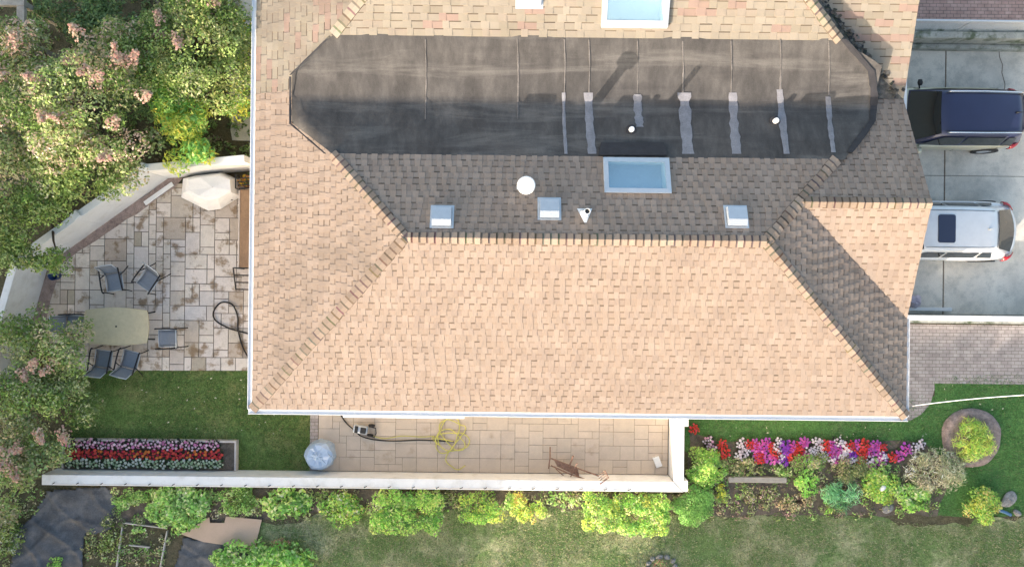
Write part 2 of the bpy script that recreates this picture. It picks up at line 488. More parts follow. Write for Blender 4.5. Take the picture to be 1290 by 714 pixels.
# ------------------------------------------------------------------ foliage
def leaf_arrays(pts, nrm, size, g, aspect=.5, fold=.25):
    n = len(pts)
    nrm = nrm / (np.linalg.norm(nrm, axis=1, keepdims=True) + 1e-9)
    a = g.normal(size=(n, 3)); a -= nrm * (a * nrm).sum(1, keepdims=True); a /= np.linalg.norm(a, axis=1, keepdims=True) + 1e-9
    b = np.cross(nrm, a)
    s = size * g.uniform(.6, 1.3, (n, 1))
    p0 = pts - a * s * .5; p2 = pts + a * s * .5
    mid = pts - a * s * .05
    p1 = mid + b * s * aspect * .5 + nrm * s * fold * .4; p3 = mid - b * s * aspect * .5 + nrm * s * fold * .4
    V = np.stack([p0, p1, p2, p3], 1).reshape(-1, 3)
    F = np.arange(4 * n).reshape(n, 4)
    return V, F

LEAFK = 3.0; DENS = 2.2
def clump_points(clumps, per, g, up=.25, fill=.35):
    P_, N_, I_ = [], [], []
    for i, (c, r_) in enumerate(clumps):
        k = max(6, int(DENS * per * r_ * r_))
        d = g.normal(size=(k, 3)); d /= np.linalg.norm(d, axis=1, keepdims=True)
        d[:, 2] = np.abs(d[:, 2]) * np.where(g.random(k) < .8, 1, -1)
        rr = 1 - fill * g.random((k, 1)) ** 1.5
        P_.append(np.array(c) + d * r_ * rr * np.array([1, 1, .8])); N_.append(d * .6 + np.array([0, 0, up]) + g.normal(0, .45, (k, 3)))
        I_.append(np.full(k, i))
    return np.concatenate(P_), np.concatenate(N_), np.concatenate(I_)

def crown_mesh(name, clumps, per, size, cols, parent, g, aspect=.5, var=.3, up=.3, m='leaf'):
    p, n, idx = clump_points(clumps, per, g, up)
    V, F = leaf_arrays(p, n, size, g, aspect)
    cols = np.array(cols)
    pick = g.integers(0, len(cols), len(clumps))
    own = g.integers(0, len(cols), len(p))
    ci = np.where(g.random(len(p)) < .6, pick[idx], own)
    c = LEAFK * cols[ci] * (1 + var * g.uniform(-1, 1, (len(p), 1))) * (1 + .18 * g.normal(size=len(clumps)))[idx][:, None]
    return np_mesh(name, V, F, np.clip(c, .004, .95), M[m], parent)

def panicle(center, L, r_, cols, g, parent, lean):
    n = 110
    t = g.random(n) ** .8
    ang = g.uniform(0, 2 * np.pi, n); rad = r_ * (1 - t * .85) * np.sqrt(g.random(n) * .6 + .4)
    ax = np.array(lean) / np.linalg.norm(lean)
    u = np.cross(ax, [0.3, .2, 1]); u /= np.linalg.norm(u) + 1e-9; w_ = np.cross(ax, u)
    p = np.array(center) + ax * (t * L)[:, None] + u * (rad * np.cos(ang))[:, None] + w_ * (rad * np.sin(ang))[:, None]
    p = p + g.normal(0, .03, (n, 3))
    nn = p - np.array(center) - ax * (t * L)[:, None] + np.array([0, 0, .15])
    V, F = leaf_arrays(p, nn, .07, g, .9)
    c = np.array(cols)[g.integers(0, len(cols), n)] * g.uniform(.75, 1.2, (n, 1))
    return np_mesh('blossom', V, F, np.clip(c, 0, .9), M['petal'], parent)

def make_tree(name, label, cat, base, blobs, nclump, crad, per, size, cols, seed, trunk_r=.09, pan=0, pan_at=None, pcols=None, aspect=.5, group=None, m='leaf', limbs=8, yellow=None):
    g = np.random.default_rng(seed)
    root = empty(name, base, label, cat, group)
    clumps = []
    wts = np.array([b[1][0] * b[1][1] for b in blobs]); wts = wts / wts.sum()
    for i in range(nclump):
        c, rad = blobs[g.choice(len(blobs), p=wts)]
        d = g.normal(size=3); d /= np.linalg.norm(d); d[2] = abs(d[2]) if g.random() < .85 else d[2]
        q = np.array(c) + d * np.array(rad) * g.uniform(.55, 1.0)
        clumps.append((q - np.array(base), crad * g.uniform(.6, 1.35)))
    # crown
    crown_mesh('crown', clumps, per, size, cols, root, g, aspect, m=m)
    # trunk and limbs in one tapered mesh
    B = MB()
    top = Vector(np.mean([c[0] for c in clumps], axis=0))
    for k in range(limbs):
        t = Vector(clumps[int(g.integers(0, len(clumps)))][0])
        st = Vector((g.uniform(-.15, .15), g.uniform(-.15, .15), 0))
        m1 = st.lerp(t, .35) + Vector((0, 0, .3)); m2 = st.lerp(t, .7) + Vector((0, 0, .25))
        B.tube([st, m1, m2, t], [trunk_r, trunk_r * .7, trunk_r * .45, trunk_r * .15], 6)
    B.build('trunk', M['bark'], root, smooth=True)
    if pan or pan_at:
        spots = []
        if pan_at: spots += [Vector(q) - Vector(base) for q in pan_at]
        tops = sorted(clumps, key=lambda c: -c[0][2])[:max(1, len(clumps) // 2)]
        for k in range(pan):
            c, r_ = tops[int(g.integers(0, len(tops)))]
            spots.append(Vector(c) + Vector((g.uniform(-.2, .2), g.uniform(-.2, .2), r_ * .8)))
        for q in spots:
            a = g.uniform(0, 2 * np.pi)
            panicle(tuple(q), g.uniform(.3, .6), g.uniform(.15, .26), pcols, g, root, (math.cos(a), math.sin(a), .55))
    return root

GR = [(.062, .10, .022), (.095, .135, .034), (.130, .172, .052), (.175, .208, .078), (.045, .068, .018), (.135, .14, .050)]
GREY = [(.105, .128, .052), (.155, .168, .080), (.19, .198, .108), (.07, .093, .034), (.112, .15, .044), (.20, .17, .105)]
PK = [(.62, .36, .29), (.68, .44, .34), (.60, .48, .36), (.50, .26, .22), (.42, .34, .22)]

def bl(px, py, z, rx, ry, rz):
    return (tuple(P(px, py, z)), (rx, ry, rz))

make_tree('flowering_tree', 'big shrubby tree with pink flower panicles at the upper left, outside the white wall', 'tree', tuple(P(110, 150, 0)),
          [bl(60, 150, 3.2, 1.7, 1.7, 1.3), bl(120, 130, 3.5, 1.6, 1.5, 1.2), bl(150, 195, 2.8, 1.2, 1.0, 1.0), bl(30, 70, 2.8, 1.2, 1.2, 1.0), bl(60, 205, 2.6, 1.6, .9, 1.0), bl(165, 60, 2.6, 1.0, 1.0, .8)],
          200, .42, 420, .105, GREY + GR[:4] + [(.30, .21, .165), (.25, .19, .13)], 11, .08, 6,
          [P(x, y, 4.5) for x, y in ((52, 105), (103, 48), (112, 85), (146, 80), (176, 122), (16, 60), (8, 100), (84, 150), (52, 140), (140, 192), (118, 110))], PK)
make_tree('leafy_tree', 'leafy light green tree leaning over the diagonal white wall on the left', 'tree', tuple(P(70, 262, 0)),
          [bl(30, 268, 2.5, 1.2, .85, .8), bl(100, 222, 2.7, 1.2, .75, .8), bl(60, 328, 2.3, .75, .3, .3), bl(10, 318, 2.3, .6, .45, .4)],
          95, .34, 480, .10, GR, 12, .07)
make_tree('shrubby_tree', 'dense olive green tree with tan seed heads close to the left roof gutter', 'tree', tuple(P(255, 70, 0)),
          [bl(250, 60, 2.6, 1.5, 1.5, 1.0), bl(290, 90, 2.2, .8, 1.3, .8), bl(200, 70, 2.7, 1.0, 1.3, .9), bl(262, 15, 2.7, 1.3, .8, .9), bl(220, 105, 2.4, .9, .7, .7)],
          150, .38, 430, .10, GR + [(.16, .16, .08), (.10, .13, .05)], 13, .07, 3,
          [P(x, y, 3.5) for x, y in ((270, 8), (222, 42), (204, 30))], [(.55, .33, .28), (.5, .4, .26)])
YG = [(.20, .30, .07), (.14, .26, .06), (.28, .32, .06), (.10, .20, .05), (.42, .34, .06)]
make_tree('feathery_shrub', 'bright yellow green feathery shrub poking over the white wall near the covered grill', 'shrub', tuple(P(236, 168, 0)),
          [bl(235, 150, 1.9, .7, .7, .6), bl(240, 190, 1.7, .7, .45, .5), bl(222, 120, 2.2, .5, .6, .5)],
          34, .32, 520, .17, YG, 14, .04, 0, aspect=.28, limbs=6)
make_tree('yellow_flowered_shrub', 'narrow yellow flowered shrub beside the left gutter at the upper left', 'shrub', tuple(P(303, 60, 0)),
          [bl(308, 55, 1.6, .35, .8, .5), bl(300, 125, 1.3, .5, .5, .45)],
          22, .28, 520, .11, [(.13, .22, .05), (.40, .33, .06), (.10, .19, .05)], 15, .03, 0, limbs=5)
make_tree('flowering_bush', 'grey green bush with coral flower heads at the left edge below the dining table', 'bush', tuple(P(70, 470, 0)),
          [bl(60, 440, 1.9, 1.2, 1.0, .8), bl(95, 410, 1.6, .5, .6, .6), bl(90, 500, 1.7, .9, .7, .7), bl(30, 500, 2.0, 1.0, 1.0, .8), bl(15, 420, 1.9, .5, .4, .6)],
          115, .36, 440, .10, GREY + GR[:3], 16, .06, 3,
          [P(x, y, 2.9) for x, y in ((45, 540), (78, 542), (38, 465), (10, 575))], PK)
make_tree('flowering_bush', 'smaller straggly bush with pale coral flowers at the west end of the low white wall', 'bush', tuple(P(40, 590, 0)),
          [bl(25, 580, 1.5, .9, .8, .6), bl(60, 560, 1.3, .7, .5, .5), bl(15, 635, 1.0, .6, .5, .5)],
          55, .33, 430, .11, GREY + [(.14, .20, .08)], 17, .05, 2,
          [P(x, y, 2.3) for x, y in ((18, 582), (28, 560))], PK)
make_tree('dark_shrub', 'dark green shrub behind the white wall under the pink flowering tree', 'shrub', tuple(P(150, 40, 0)),
          [bl(150, 35, 1.3, 1.5, 1.2, .7), bl(95, 15, 1.2, 1.2, .7, .6), bl(180, 110, 1.1, 1.2, 1.2, .6)],
          70, .38, 300, .13, [(.045, .07, .028), (.06, .095, .036), (.085, .12, .05)], 18, .05)

def make_shrub(label, px, py, w_px, h_px, top, cols, seed, name='shrub', cat='shrub', boxy=False, size=.075, per=None, aspect=.55, group=None):
    g = np.random.default_rng(seed)
    c = P(px, py, top * .6)
    rx, ry = w_px * .5 * .0250, h_px * .5 * .0250
    root = empty(name, (c.x, c.y, 0), label, cat, group)
    cl = []
    n = max(12, int(rx * ry * 120))
    cr = min(.2, max(.10, min(rx, ry) * .4))
    for i in range(n):
        if boxy:
            q = np.array([g.uniform(-1, 1) * max(.02, rx - cr * .6), g.uniform(-1, 1) * max(.02, ry - cr * .6), top - cr * .8 + g.uniform(-.1, .03)])
            if g.random() < .25:
                q[2] = g.uniform(cr, top - cr)
                if g.random() < .5: q[0] = math.copysign(max(.02, rx - cr * .7), q[0])
                else: q[1] = math.copysign(max(.02, ry - cr * .7), q[1])
        else:
            a = g.uniform(0, 2 * np.pi); rr = math.sqrt(g.random())
            q = np.array([math.cos(a) * rr * (rx - cr * .3), math.sin(a) * rr * (ry - cr * .3), max(cr, (top - cr) * math.sqrt(max(0, 1 - rr * rr * .8)) + g.uniform(-.07, .05))])
        cl.append((q + np.array([g.normal(0, .035), g.normal(0, .035), 0]), cr * g.uniform(.55, 1.3)))
    crown_mesh('foliage', cl, per or 1150, size, cols, root, g, aspect, var=.38, up=.45)
    B = MB()
    for k in range(5):
        t = Vector(cl[int(g.integers(0, len(cl)))][0]) * .85
        B.tube([(0, 0, 0), t * .5 + Vector((0, 0, .05)), t], [.025, .018, .006], 5)
    B.build('stem', M['bark'], root, smooth=True)
    return root

LG = [(.15, .28, .055), (.20, .33, .065), (.11, .22, .045), (.25, .36, .085), (.07, .14, .035), (.30, .36, .12)]
MG = [(.12, .215, .055), (.17, .275, .075), (.225, .33, .11), (.085, .15, .04), (.28, .36, .15)]
YL = [(.27, .33, .06), (.19, .29, .055), (.34, .34, .075), (.12, .20, .045)]
make_shrub('low fern green shrub at the corner of the black landscape fabric by the wall', 160, 627, 44, 26, .45, MG, 31)
make_shrub('broad pale green leafy shrub beside the wood framed plot', 222, 640, 84, 54, .7, MG, 32, size=.12, per=520)
make_shrub('mid green shrub above the flattened cardboard', 300, 632, 56, 34, .55, MG + GR[:2], 33)
make_shrub('shrub with large bright green leaves just east of the flattened cardboard', 362, 633, 58, 38, .5, LG + MG, 34, size=.15, per=400)
make_shrub('loose yellow green shrub with dry stems below the blue plastic tub', 430, 642, 52, 44, .5, YL + [(.40, .30, .2)] + LG, 35, size=.1, per=420)
make_shrub('large square clipped bright green bush under the low white wall', 513, 643, 86, 52, .95, LG, 36, name='clipped_bush', cat='bush', boxy=True)
make_shrub('small square clipped yellow green bush under the low white wall', 608, 640, 54, 36, .85, YL + LG[:3], 37, name='clipped_bush', cat='bush', boxy=True, size=.06, per=1300)
make_shrub('small rounded golden tinged bush right of the square yellow green bush', 665, 638, 40, 32, .75, YL + [(.45, .26, .08), (.2, .3, .06)], 38, name='clipped_bush', cat='bush', boxy=True)
make_shrub('thin low green plant hugging the wall beside bare earth', 707, 631, 40, 16, .35, MG, 39, size=.07)
make_shrub('widest clipped bush, yellow green with lighter leaves, near the wall corner', 790, 646, 104, 48, 1.0, LG + YL + MG[2:4], 40, name='clipped_bush', cat='bush', boxy=True)
make_shrub('smooth dome shaped green bush at the outer corner of the low wall', 875, 636, 50, 48, .8, [(.12, .22, .06), (.16, .27, .08), (.10, .19, .05)], 41, name='domed_bush', cat='bush', size=.05, per=2200)
make_shrub('bright lime green shrub beside the east end of the low wall', 887, 590, 46, 44, .7, LG + [(.25, .40, .09)], 42)
make_shrub('green shrub cut off by the bottom edge below the cardboard', 332, 704, 136, 42, .7, LG[:3] + MG, 43, size=.13, per=430)
make_shrub('spreading grey green plant behind the timber edging', 935, 588, 64, 24, .35, GREY + [(.28, .26, .18)], 44, size=.09, per=500)
make_shrub('low ferny plant along the front of the timber edging', 990, 590, 40, 20, .3, MG, 45, size=.07)
make_shrub('fuzzy olive green plant below the middle of the flower row', 1020, 584, 46, 30, .45, GREY + MG[:2], 46, size=.07)
make_shrub('small vivid lime green plant below the flower row', 1018, 606, 28, 32, .45, [(.20, .42, .08), (.26, .48, .10), (.14, .30, .06)], 47)
make_shrub('soft grey green mound between the flower row and the spiky plant', 1076, 592, 50, 34, .45, GREY, 48, size=.06)
make_shrub('spiky blue green plant in the middle of the garden bed', 1062, 624, 44, 40, .45, [(.10, .22, .10), (.15, .29, .14), (.08, .16, .08)], 49, size=.2, aspect=.12, per=500)
make_shrub('yellow green perennial beside a white stone in the garden bed', 1108, 614, 44, 40, .45, YL + LG, 50, size=.08)
make_shrub('leafy mid green perennial at the lower edge of the garden bed', 1146, 626, 46, 34, .45, MG + LG[:2], 51, size=.09)
make_shrub('wide brownish ornamental grass mound near the mulch ring', 1182, 596, 74, 60, .6, [(.26, .23, .16), (.32, .28, .20), (.20, .20, .12), (.16, .18, .10)], 52, name='ornamental_grass', cat='grass clump', size=.16, aspect=.14, per=420)
make_shrub('yellow orange tinged shrub at the right end of the garden bed', 1237, 636, 46, 46, .65, YL + [(.40, .26, .10)], 53)
make_shrub('golden green tufted grass planted inside the mulch ring', 1226, 556, 56, 52, .6, YL + [(.28, .30, .08)], 54, name='ornamental_grass', cat='grass clump', size=.2, aspect=.12, per=480)
make_shrub('small yellow flowered plant next to the domed bush', 908, 622, 22, 18, .3, [(.5, .38, .05), (.2, .25, .06), (.14, .2, .06)], 55)
make_shrub('low mixed perennial clump in front of the timber edging', 960, 624, 50, 24, .3, GREY + [(.34, .28, .24), (.30, .20, .20)], 56, size=.07, per=420)
make_shrub('dry brown perennial clump between the lime plant and the lawn', 1003, 634, 46, 26, .3, [(.30, .22, .14), (.22, .18, .11), (.15, .17, .08)], 57, size=.08, per=420)
make_shrub('dull green weed clump in the gap of the black landscape fabric', 112, 692, 16, 40, .2, [(.14, .17, .07), (.22, .2, .09)], 58, size=.07, per=420)
make_shrub('bushy weed patch left of the wood framed plot', 138, 680, 28, 60, .3, GR + [(.25, .24, .15)], 59, size=.08, per=380)
make_shrub('small green weed inside the wood framed plot', 172, 668, 16, 12, .2, MG, 60, size=.07)
make_shrub('overgrown greenery at the lower left corner by the fabric', 10, 668, 34, 66, .5, GR + [(.25, .25, .18)], 61, size=.09, per=420)
make_shrub('little green seedling on the black landscape fabric at the bottom edge', 70, 708, 18, 14, .2, LG, 62, size=.07)

for lab_, px_, py_, w_, h_, cs_, sd_ in (('low leafy plant filling the gap left of the pale green shrub', 190, 622, 34, 18, MG, 301),
    ('low plant between the pale green shrub and the cardboard shrub', 265, 622, 36, 18, MG + GREY[:2], 302),
    ('thin weedy plant right of the large leaved shrub by the wall', 397, 627, 30, 24, GREY + MG[:1], 303),
    ('low weeds between the large and the small square bushes', 568, 627, 24, 14, GREY + [(.26, .22, .17)], 304),
    ('short plant between the small square bush and the golden tinged bush', 641, 630, 14, 18, MG, 305),
    ('reddish dry plant below the bright large leaved shrub', 352, 684, 26, 12, [(.3, .13, .1), (.22, .18, .1), (.2, .24, .1)], 306),
    ('bushy green plant tucked under the right half of the flower row', 1105, 588, 36, 20, MG, 307),
    ('leafy plant directly below the left end of the flower row', 905, 590, 26, 24, MG + LG[:2], 308),
    ('low bright weed at the lawn edge of the garden bed', 1045, 640, 30, 14, GREY + LG[:2], 309),
    ('grassy tuft beside the grey flat stone of the garden bed', 1165, 640, 40, 18, LG[:3] + GREY[:2], 310)):
    make_shrub(lab_, px_, py_, w_, h_, .28, cs_, sd_, name='low_plant', cat='plant', size=.075)
def ground_cover(poly_px, n, cols, seed, name='ground_cover', size=.08):
    g = np.random.default_rng(seed); poly = [P(*q)[:2] for q in poly_px]
    px = np.array([p[0] for p in poly]); py = np.array([p[1] for p in poly])
    x = g.uniform(px.min(), px.max(), n); y = g.uniform(py.min(), py.max(), n); k = in_poly(x, y, poly); x, y = x[k], y[k]
    cl = [(np.array([a, b, .03]), g.uniform(.05, .17)) for a, b in zip(x, y)]
    o = crown_mesh(name, cl, 700, size, cols, None, g, .45, .35, .5); o['kind'] = 'stuff'
ground_cover([(868, 560), (905, 575), (1165, 590), (1200, 600), (1170, 650), (1000, 650), (868, 655)], 420, GREY + MG[:3] + [(.26, .21, .15), (.18, .13, .09), (.2, .13, .12)], 201)
ground_cover([(120, 613), (1000, 622), (900, 640), (650, 648), (400, 655), (150, 640)], 520, GREY + MG[:3] + LG[:1] + [(.2, .16, .11), (.25, .21, .16)], 202, size=.09)
ground_cover([(0, 600), (60, 612), (40, 655), (18, 668), (14, 714), (0, 714)], 110, GREY + MG[:3], 203)
ground_cover([(110, 668), (150, 640), (225, 668), (212, 720), (104, 720)], 150, GREY + MG[:2] + [(.22, .2, .14)], 204)
ground_cover([(196, -20), (322, -20), (322, 195), (215, 205), (120, 215), (-20, 330), (-20, -20)], 800, [(.06, .09, .03), (.09, .125, .045), (.12, .10, .07), (.10, .14, .055)], 205, size=.11)

# ------------------------------------------------------------------ bedding flowers
def flower_proto(name, label, pcols, seed, nfl=15, rad=.17, dark=False):
    g = np.random.default_rng(seed)
    root = empty(name, (0, 0, -50), label, 'flower')
    n = 46
    a = g.uniform(0, 2 * np.pi, n); rr = rad * 1.15 * np.sqrt(g.random(n))
    p = np.stack([np.cos(a) * rr, np.sin(a) * rr, .06 + .12 * (1 - (rr / rad / 1.15) ** 2) * g.uniform(.5, 1, n)], 1)
    V, F = leaf_arrays(p, np.stack([np.cos(a) * .4, np.sin(a) * .4, np.ones(n)], 1) + g.normal(0, .3, (n, 3)), .09, g, .65)
    lc = np.array([(.05, .08, .035), (.08, .05, .045), (.04, .05, .03)] if dark else [(.06, .13, .045), (.09, .17, .06), (.05, .09, .035)])
    np_mesh('foliage', V, F, lc[g.integers(0, 3, n)], M['leaf'], root)
    Vs, Fs, Cs, o = [], [], [], 0
    for k in range(nfl):
        a = k * 2.4 + g.uniform(-.3, .3); r_ = rad * math.sqrt((k + .5) / nfl)
        c = np.array([math.cos(a) * r_, math.sin(a) * r_, .19 - .06 * (r_ / rad) ** 2 + g.uniform(-.015, .02)])
        col = np.array(pcols[int(g.integers(0, len(pcols)))]) * g.uniform(.85, 1.1)
        nd = np.array([math.cos(a) * .35, math.sin(a) * .35, 1]) + g.normal(0, .2, 3); nd /= np.linalg.norm(nd)
        u = np.cross(nd, [1, 0, .1]); u /= np.linalg.norm(u); v_ = np.cross(nd, u)
        s = .042 * g.uniform(.8, 1.25)
        for q in range(5):                       # five petals
            t = q * 2 * math.pi / 5 + a
            e = u * math.cos(t) + v_ * math.sin(t); f = -u * math.sin(t) + v_ * math.cos(t)
            Vs += [c, c + e * s * .6 + f * s * .5 + nd * .008, c + e * s * 1.1 + nd * .002, c + e * s * .6 - f * s * .5 + nd * .008]
            Fs.append([o, o + 1, o + 2, o + 3]); o += 4; Cs.append(np.clip(col, 0, .9))
    np_mesh('blossom', np.array(Vs), np.array(Fs), np.array(Cs), M['petal'], root)
    return root
WH, PKW, REDC = [(.8, .76, .78), (.8, .7, .76)], [(.78, .42, .56), (.8, .6, .68), (.62, .22, .42)], [(.72, .05, .04), (.8, .10, .07), (.75, .07, .10)]
MAG, PUR, ORG = [(.70, .10, .44), (.78, .18, .55), (.62, .12, .58)], [(.30, .05, .50), (.40, .08, .60), (.22, .05, .42)], [(.8, .22, .05), (.75, .12, .04)]
CRIM = [(.50, .02, .06), (.60, .04, .10), (.7, .08, .06)]
GW = [(.66, .74, .52), (.80, .82, .70), (.42, .56, .32)]
used = set()
def plant(proto, loc, label, group, s=1.0):
    if proto.name not in used:
        used.add(proto.name)
        proto.location = loc; proto.rotation_euler = (0, 0, rnd.uniform(0, 6)); proto.scale = (s, s, s)
        tag(proto, label, 'flower', group); return proto
    return dup(proto, loc, rnd.uniform(0, 6), s, label, group)

# raised bed with a white timber frame
xw, xe_ = P(78, 570, .2).x, P(298, 570, .2).x
yn = P(190, 554, .25).y; ys_ = -6.06
bed = empty('raised_bed', ((xw + xe_) / 2, (yn + ys_) / 2, 0), 'white timber framed raised flower bed on the left lawn by the low wall', 'raised bed')
def off(o, v): return (v[0] - o.location.x, v[1] - o.location.y, v[2] - o.location.z)
def bxp(root, name, lo, hi, m, bevel=.006, B=None):
    b_ = MB(); b_.box(off(root, lo), off(root, hi)); return b_.build(name, m, root, bevel=bevel)
bxp(bed, 'frame_board', (xw, yn - .06, 0), (xe_, yn, .24), M['timber_pale'])
bxp(bed, 'frame_board', (xe_ - .06, ys_, 0), (xe_, yn - .062, .238), M['timber_pale'])
bxp(bed, 'frame_board', (xw, ys_, 0), (xw + .06, yn - .062, .238), M['timber_pale'])
bxp(bed, 'soil', (xw + .062, ys_, 0), (xe_ - .062, yn - .062, .17), M['soil'], 0)
rows = [(560, [flower_proto('bedding_plant', '', PKW, 71, 9, .15, True), flower_proto('bedding_plant', '', PKW, 72, 7, .15, True)], 'pink bedding plant in the back row of the white framed bed', 'pink row of the raised bed'),
        (572, [flower_proto('bedding_plant', '', CRIM, 73, 10, .15, True), flower_proto('bedding_plant', '', CRIM + ORG[:1], 74, 8, .15, True)], 'crimson bedding plant in the middle row of the white framed bed', 'crimson row of the raised bed'),
        (584, [flower_proto('bedding_plant', '', GW, 75, 9, .15), flower_proto('bedding_plant', '', GW, 76, 7, .15)], 'greenish white bedding plant in the front row of the white framed bed', 'white row of the raised bed')]
for py, protos, lab, grp in rows:
    y = P(190, py, .3).y
    x = xw + .3
    while x < xe_ - .35 - (.3 if py == 560 else 0):
        plant(protos[rnd.randrange(2)], (x, y + rnd.uniform(-.03, .03), .16), lab, grp, rnd.uniform(.9, 1.15))
        x += rnd.uniform(.22, .28)
# the long flower row east of the wall
prot = {k: flower_proto('bedding_plant', '', c, 80 + i, 12 if d else 17, .18, d) for i, (k, c, d) in enumerate((('white', WH, True), ('red', REDC, False), ('magenta', MAG, False), ('purple', PUR, False), ('pink and white', PKW[:2] + WH, True)))}
seq = [(875, 541, 'red', 1), (893, 556, 'pink and white', 1), (897, 566, 'pink and white', 1), (911, 560, 'red', 1), (913, 571, 'red', 1)]
cx = [(932, 'white'), (941, 'white'), (950, 'magenta'), (955, 'red'), (964, 'magenta'), (972, 'white'), (981, 'white'), (988, 'purple'), (995, 'red'), (1003, 'red'), (1010, 'magenta'), (1018, 'white'), (1027, 'white'), (1036, 'white'), (1044, 'red'), (1051, 'magenta'), (1059, 'white'), (1066, 'white'), (1074, 'purple'), (1082, 'red'), (1090, 'red'), (1098, 'magenta'), (1106, 'magenta'), (1113, 'white'), (1127, 'red'), (1135, 'magenta'), (1143, 'magenta'), (1150, 'white'), (1158, 'white')]
for x, k in cx:
    top = 560 if x < 1060 else 563
    if x > 1115: top = 584 - (x - 1115) * .55
    if x < 945: top = 561
    nrow = 1 if x > 1120 else (3 if k in ('red', 'magenta', 'purple') and x < 1115 else 2)
    nrow = 3 if 960 < x < 1072 else nrow
    for r_ in range(nrow):
        if rnd.random() < .02: continue
        kk = k if rnd.random() > .2 else rnd.choice(['white', 'red', 'magenta', 'red', 'magenta' if x > 1000 else 'red'])
        seq.append((x + rnd.uniform(-3.5, 3.5) + r_ * 1.5, top + r_ * 9.0 + rnd.uniform(-3.5, 3.5), kk, 1))
for x, y, k, s in seq:
    q = P(x, y, .2)
    plant(prot[k], (q.x, q.y, .014), k + ' bedding plant in the long mixed flower row', k + ' plants of the long flower row', rnd.uniform(.9, 1.12))

# ------------------------------------------------------------------ west patio
def slab_field(name, poly, unit_, sizes, cols, z, m, seed, kind='structure', gap=.012, var=(.95, 1.05), stain=None):
    r_ = random.Random(seed)
    xs_ = [p[0] for p in poly]; ys2 = [p[1] for p in poly]
    x0, y0 = min(xs_), min(ys2); nx = int((max(xs_) - x0) / unit_) + 1; ny = int((max(ys2) - y0) / unit_) + 1
    occ = [[False] * ny for _ in range(nx)]
    B = MB()
    for j in range(ny):
        for i in range(nx):
            if occ[i][j]: continue
            opts = sizes[:]; r_.shuffle(opts)
            for a, b in opts + [(1, 1)]:
                if i + a <= nx and j + b <= ny and all(not occ[i + p][j + q] for p in range(a) for q in range(b)): break
            for p in range(a):
                for q in range(b): occ[i + p][j + q] = True
            rect = [(x0 + i * unit_ + gap, y0 + j * unit_ + gap), (x0 + (i + a) * unit_ - gap, y0 + j * unit_ + gap),
                    (x0 + (i + a) * unit_ - gap, y0 + (j + b) * unit_ - gap), (x0 + i * unit_ + gap, y0 + (j + b) * unit_ - gap)]
            pl = clip_convex(rect, poly)
            if len(pl) < 3: continue
            c = r_.choice(cols); f = r_.uniform(*var)
            if stain:
                mx_, my_ = sum(p[0] for p in pl) / len(pl), sum(p[1] for p in pl) / len(pl)
                if r_.random() < stain(mx_, my_): q_ = r_.uniform(.2, .6); c = tuple(v * (1 - q_) + w_ * q_ for v, w_ in zip(c, r_.choice([(.30, .20, .12), (.36, .27, .18), (.28, .22, .12)])))
            B.prism(pl, z - .05, z + r_.uniform(-.003, .003), tuple(v * f for v in c))
    return B.build(name, m, kind=kind)

def clip_convex(sub, clip):
    out = list(sub)
    n = len(clip)
    for i in range(n):
        ax, ay = clip[i][:2]; bx_, by = clip[(i + 1) % n][:2]
        ins = lambda p: (bx_ - ax) * (p[1] - ay) - (by - ay) * (p[0] - ax) >= -1e-9
        res = []
        for k in range(len(out)):
            p, q = out[k], out[(k + 1) % len(out)]
            ip, iq = ins(p), ins(q)
            if ip: res.append(p)
            if ip != iq:
                d1 = (bx_ - ax) * (p[1] - ay) - (by - ay) * (p[0] - ax); d2 = (bx_ - ax) * (q[1] - ay) - (by - ay) * (q[0] - ax)
                t = d1 / (d1 - d2)
                res.append((p[0] + (q[0] - p[0]) * t, p[1] + (q[1] - p[1]) * t))
        out = res
        if len(out) < 3: return []
    return out

PZ = .06
wa, wb, wc, wd = P(330, 214, 0), P(213, 225, 0), P(63, 332, 0), P(40, 412, 0)     # foot of the white wall, inner side
patio = [(-14.95, -2.86), (-6.9, -2.86), (-6.9, 3.55), (wb.x, wb.y - .05), (wc.x + .05, wc.y - .05), (wd.x, wd.y)]
patio = [P(70, 466, 0)[:2], (-6.9, -2.87), (-6.9, 3.45), (wb.x + .05, wb.y - .2), (wc.x + .2, wc.y), (wc.x - .1, -1.3)]
slab_field('patio', patio, .235, [(2, 2), (2, 2), (2, 3), (3, 2), (3, 3), (2, 1), (1, 2)],
           [(.67, .595, .52), (.69, .61, .54), (.65, .575, .50), (.69, .62, .54), (.67, .60, .545)], PZ, M['slab'], 3, stain=lambda x, y: .42 if y > 1.6 else (.22 if x < -12 or y < -1.6 else .07))
B = MB(); B.prism(patio, 0, PZ - .018); B.build('patio_bed', M['joint'], kind='structure')
# brown soil bed along the wall foot
sheet('soil_bed', [(wb.x + .5, wb.y), (wb.x, wb.y), (wc.x, wc.y), (wd.x - .2, wd.y), (wd.x + .4, wd.y - .3), (wc.x + .35, wc.y - .05), (wb.x + .2, wb.y - .3)], .066, M['mulch'], .03, 8)

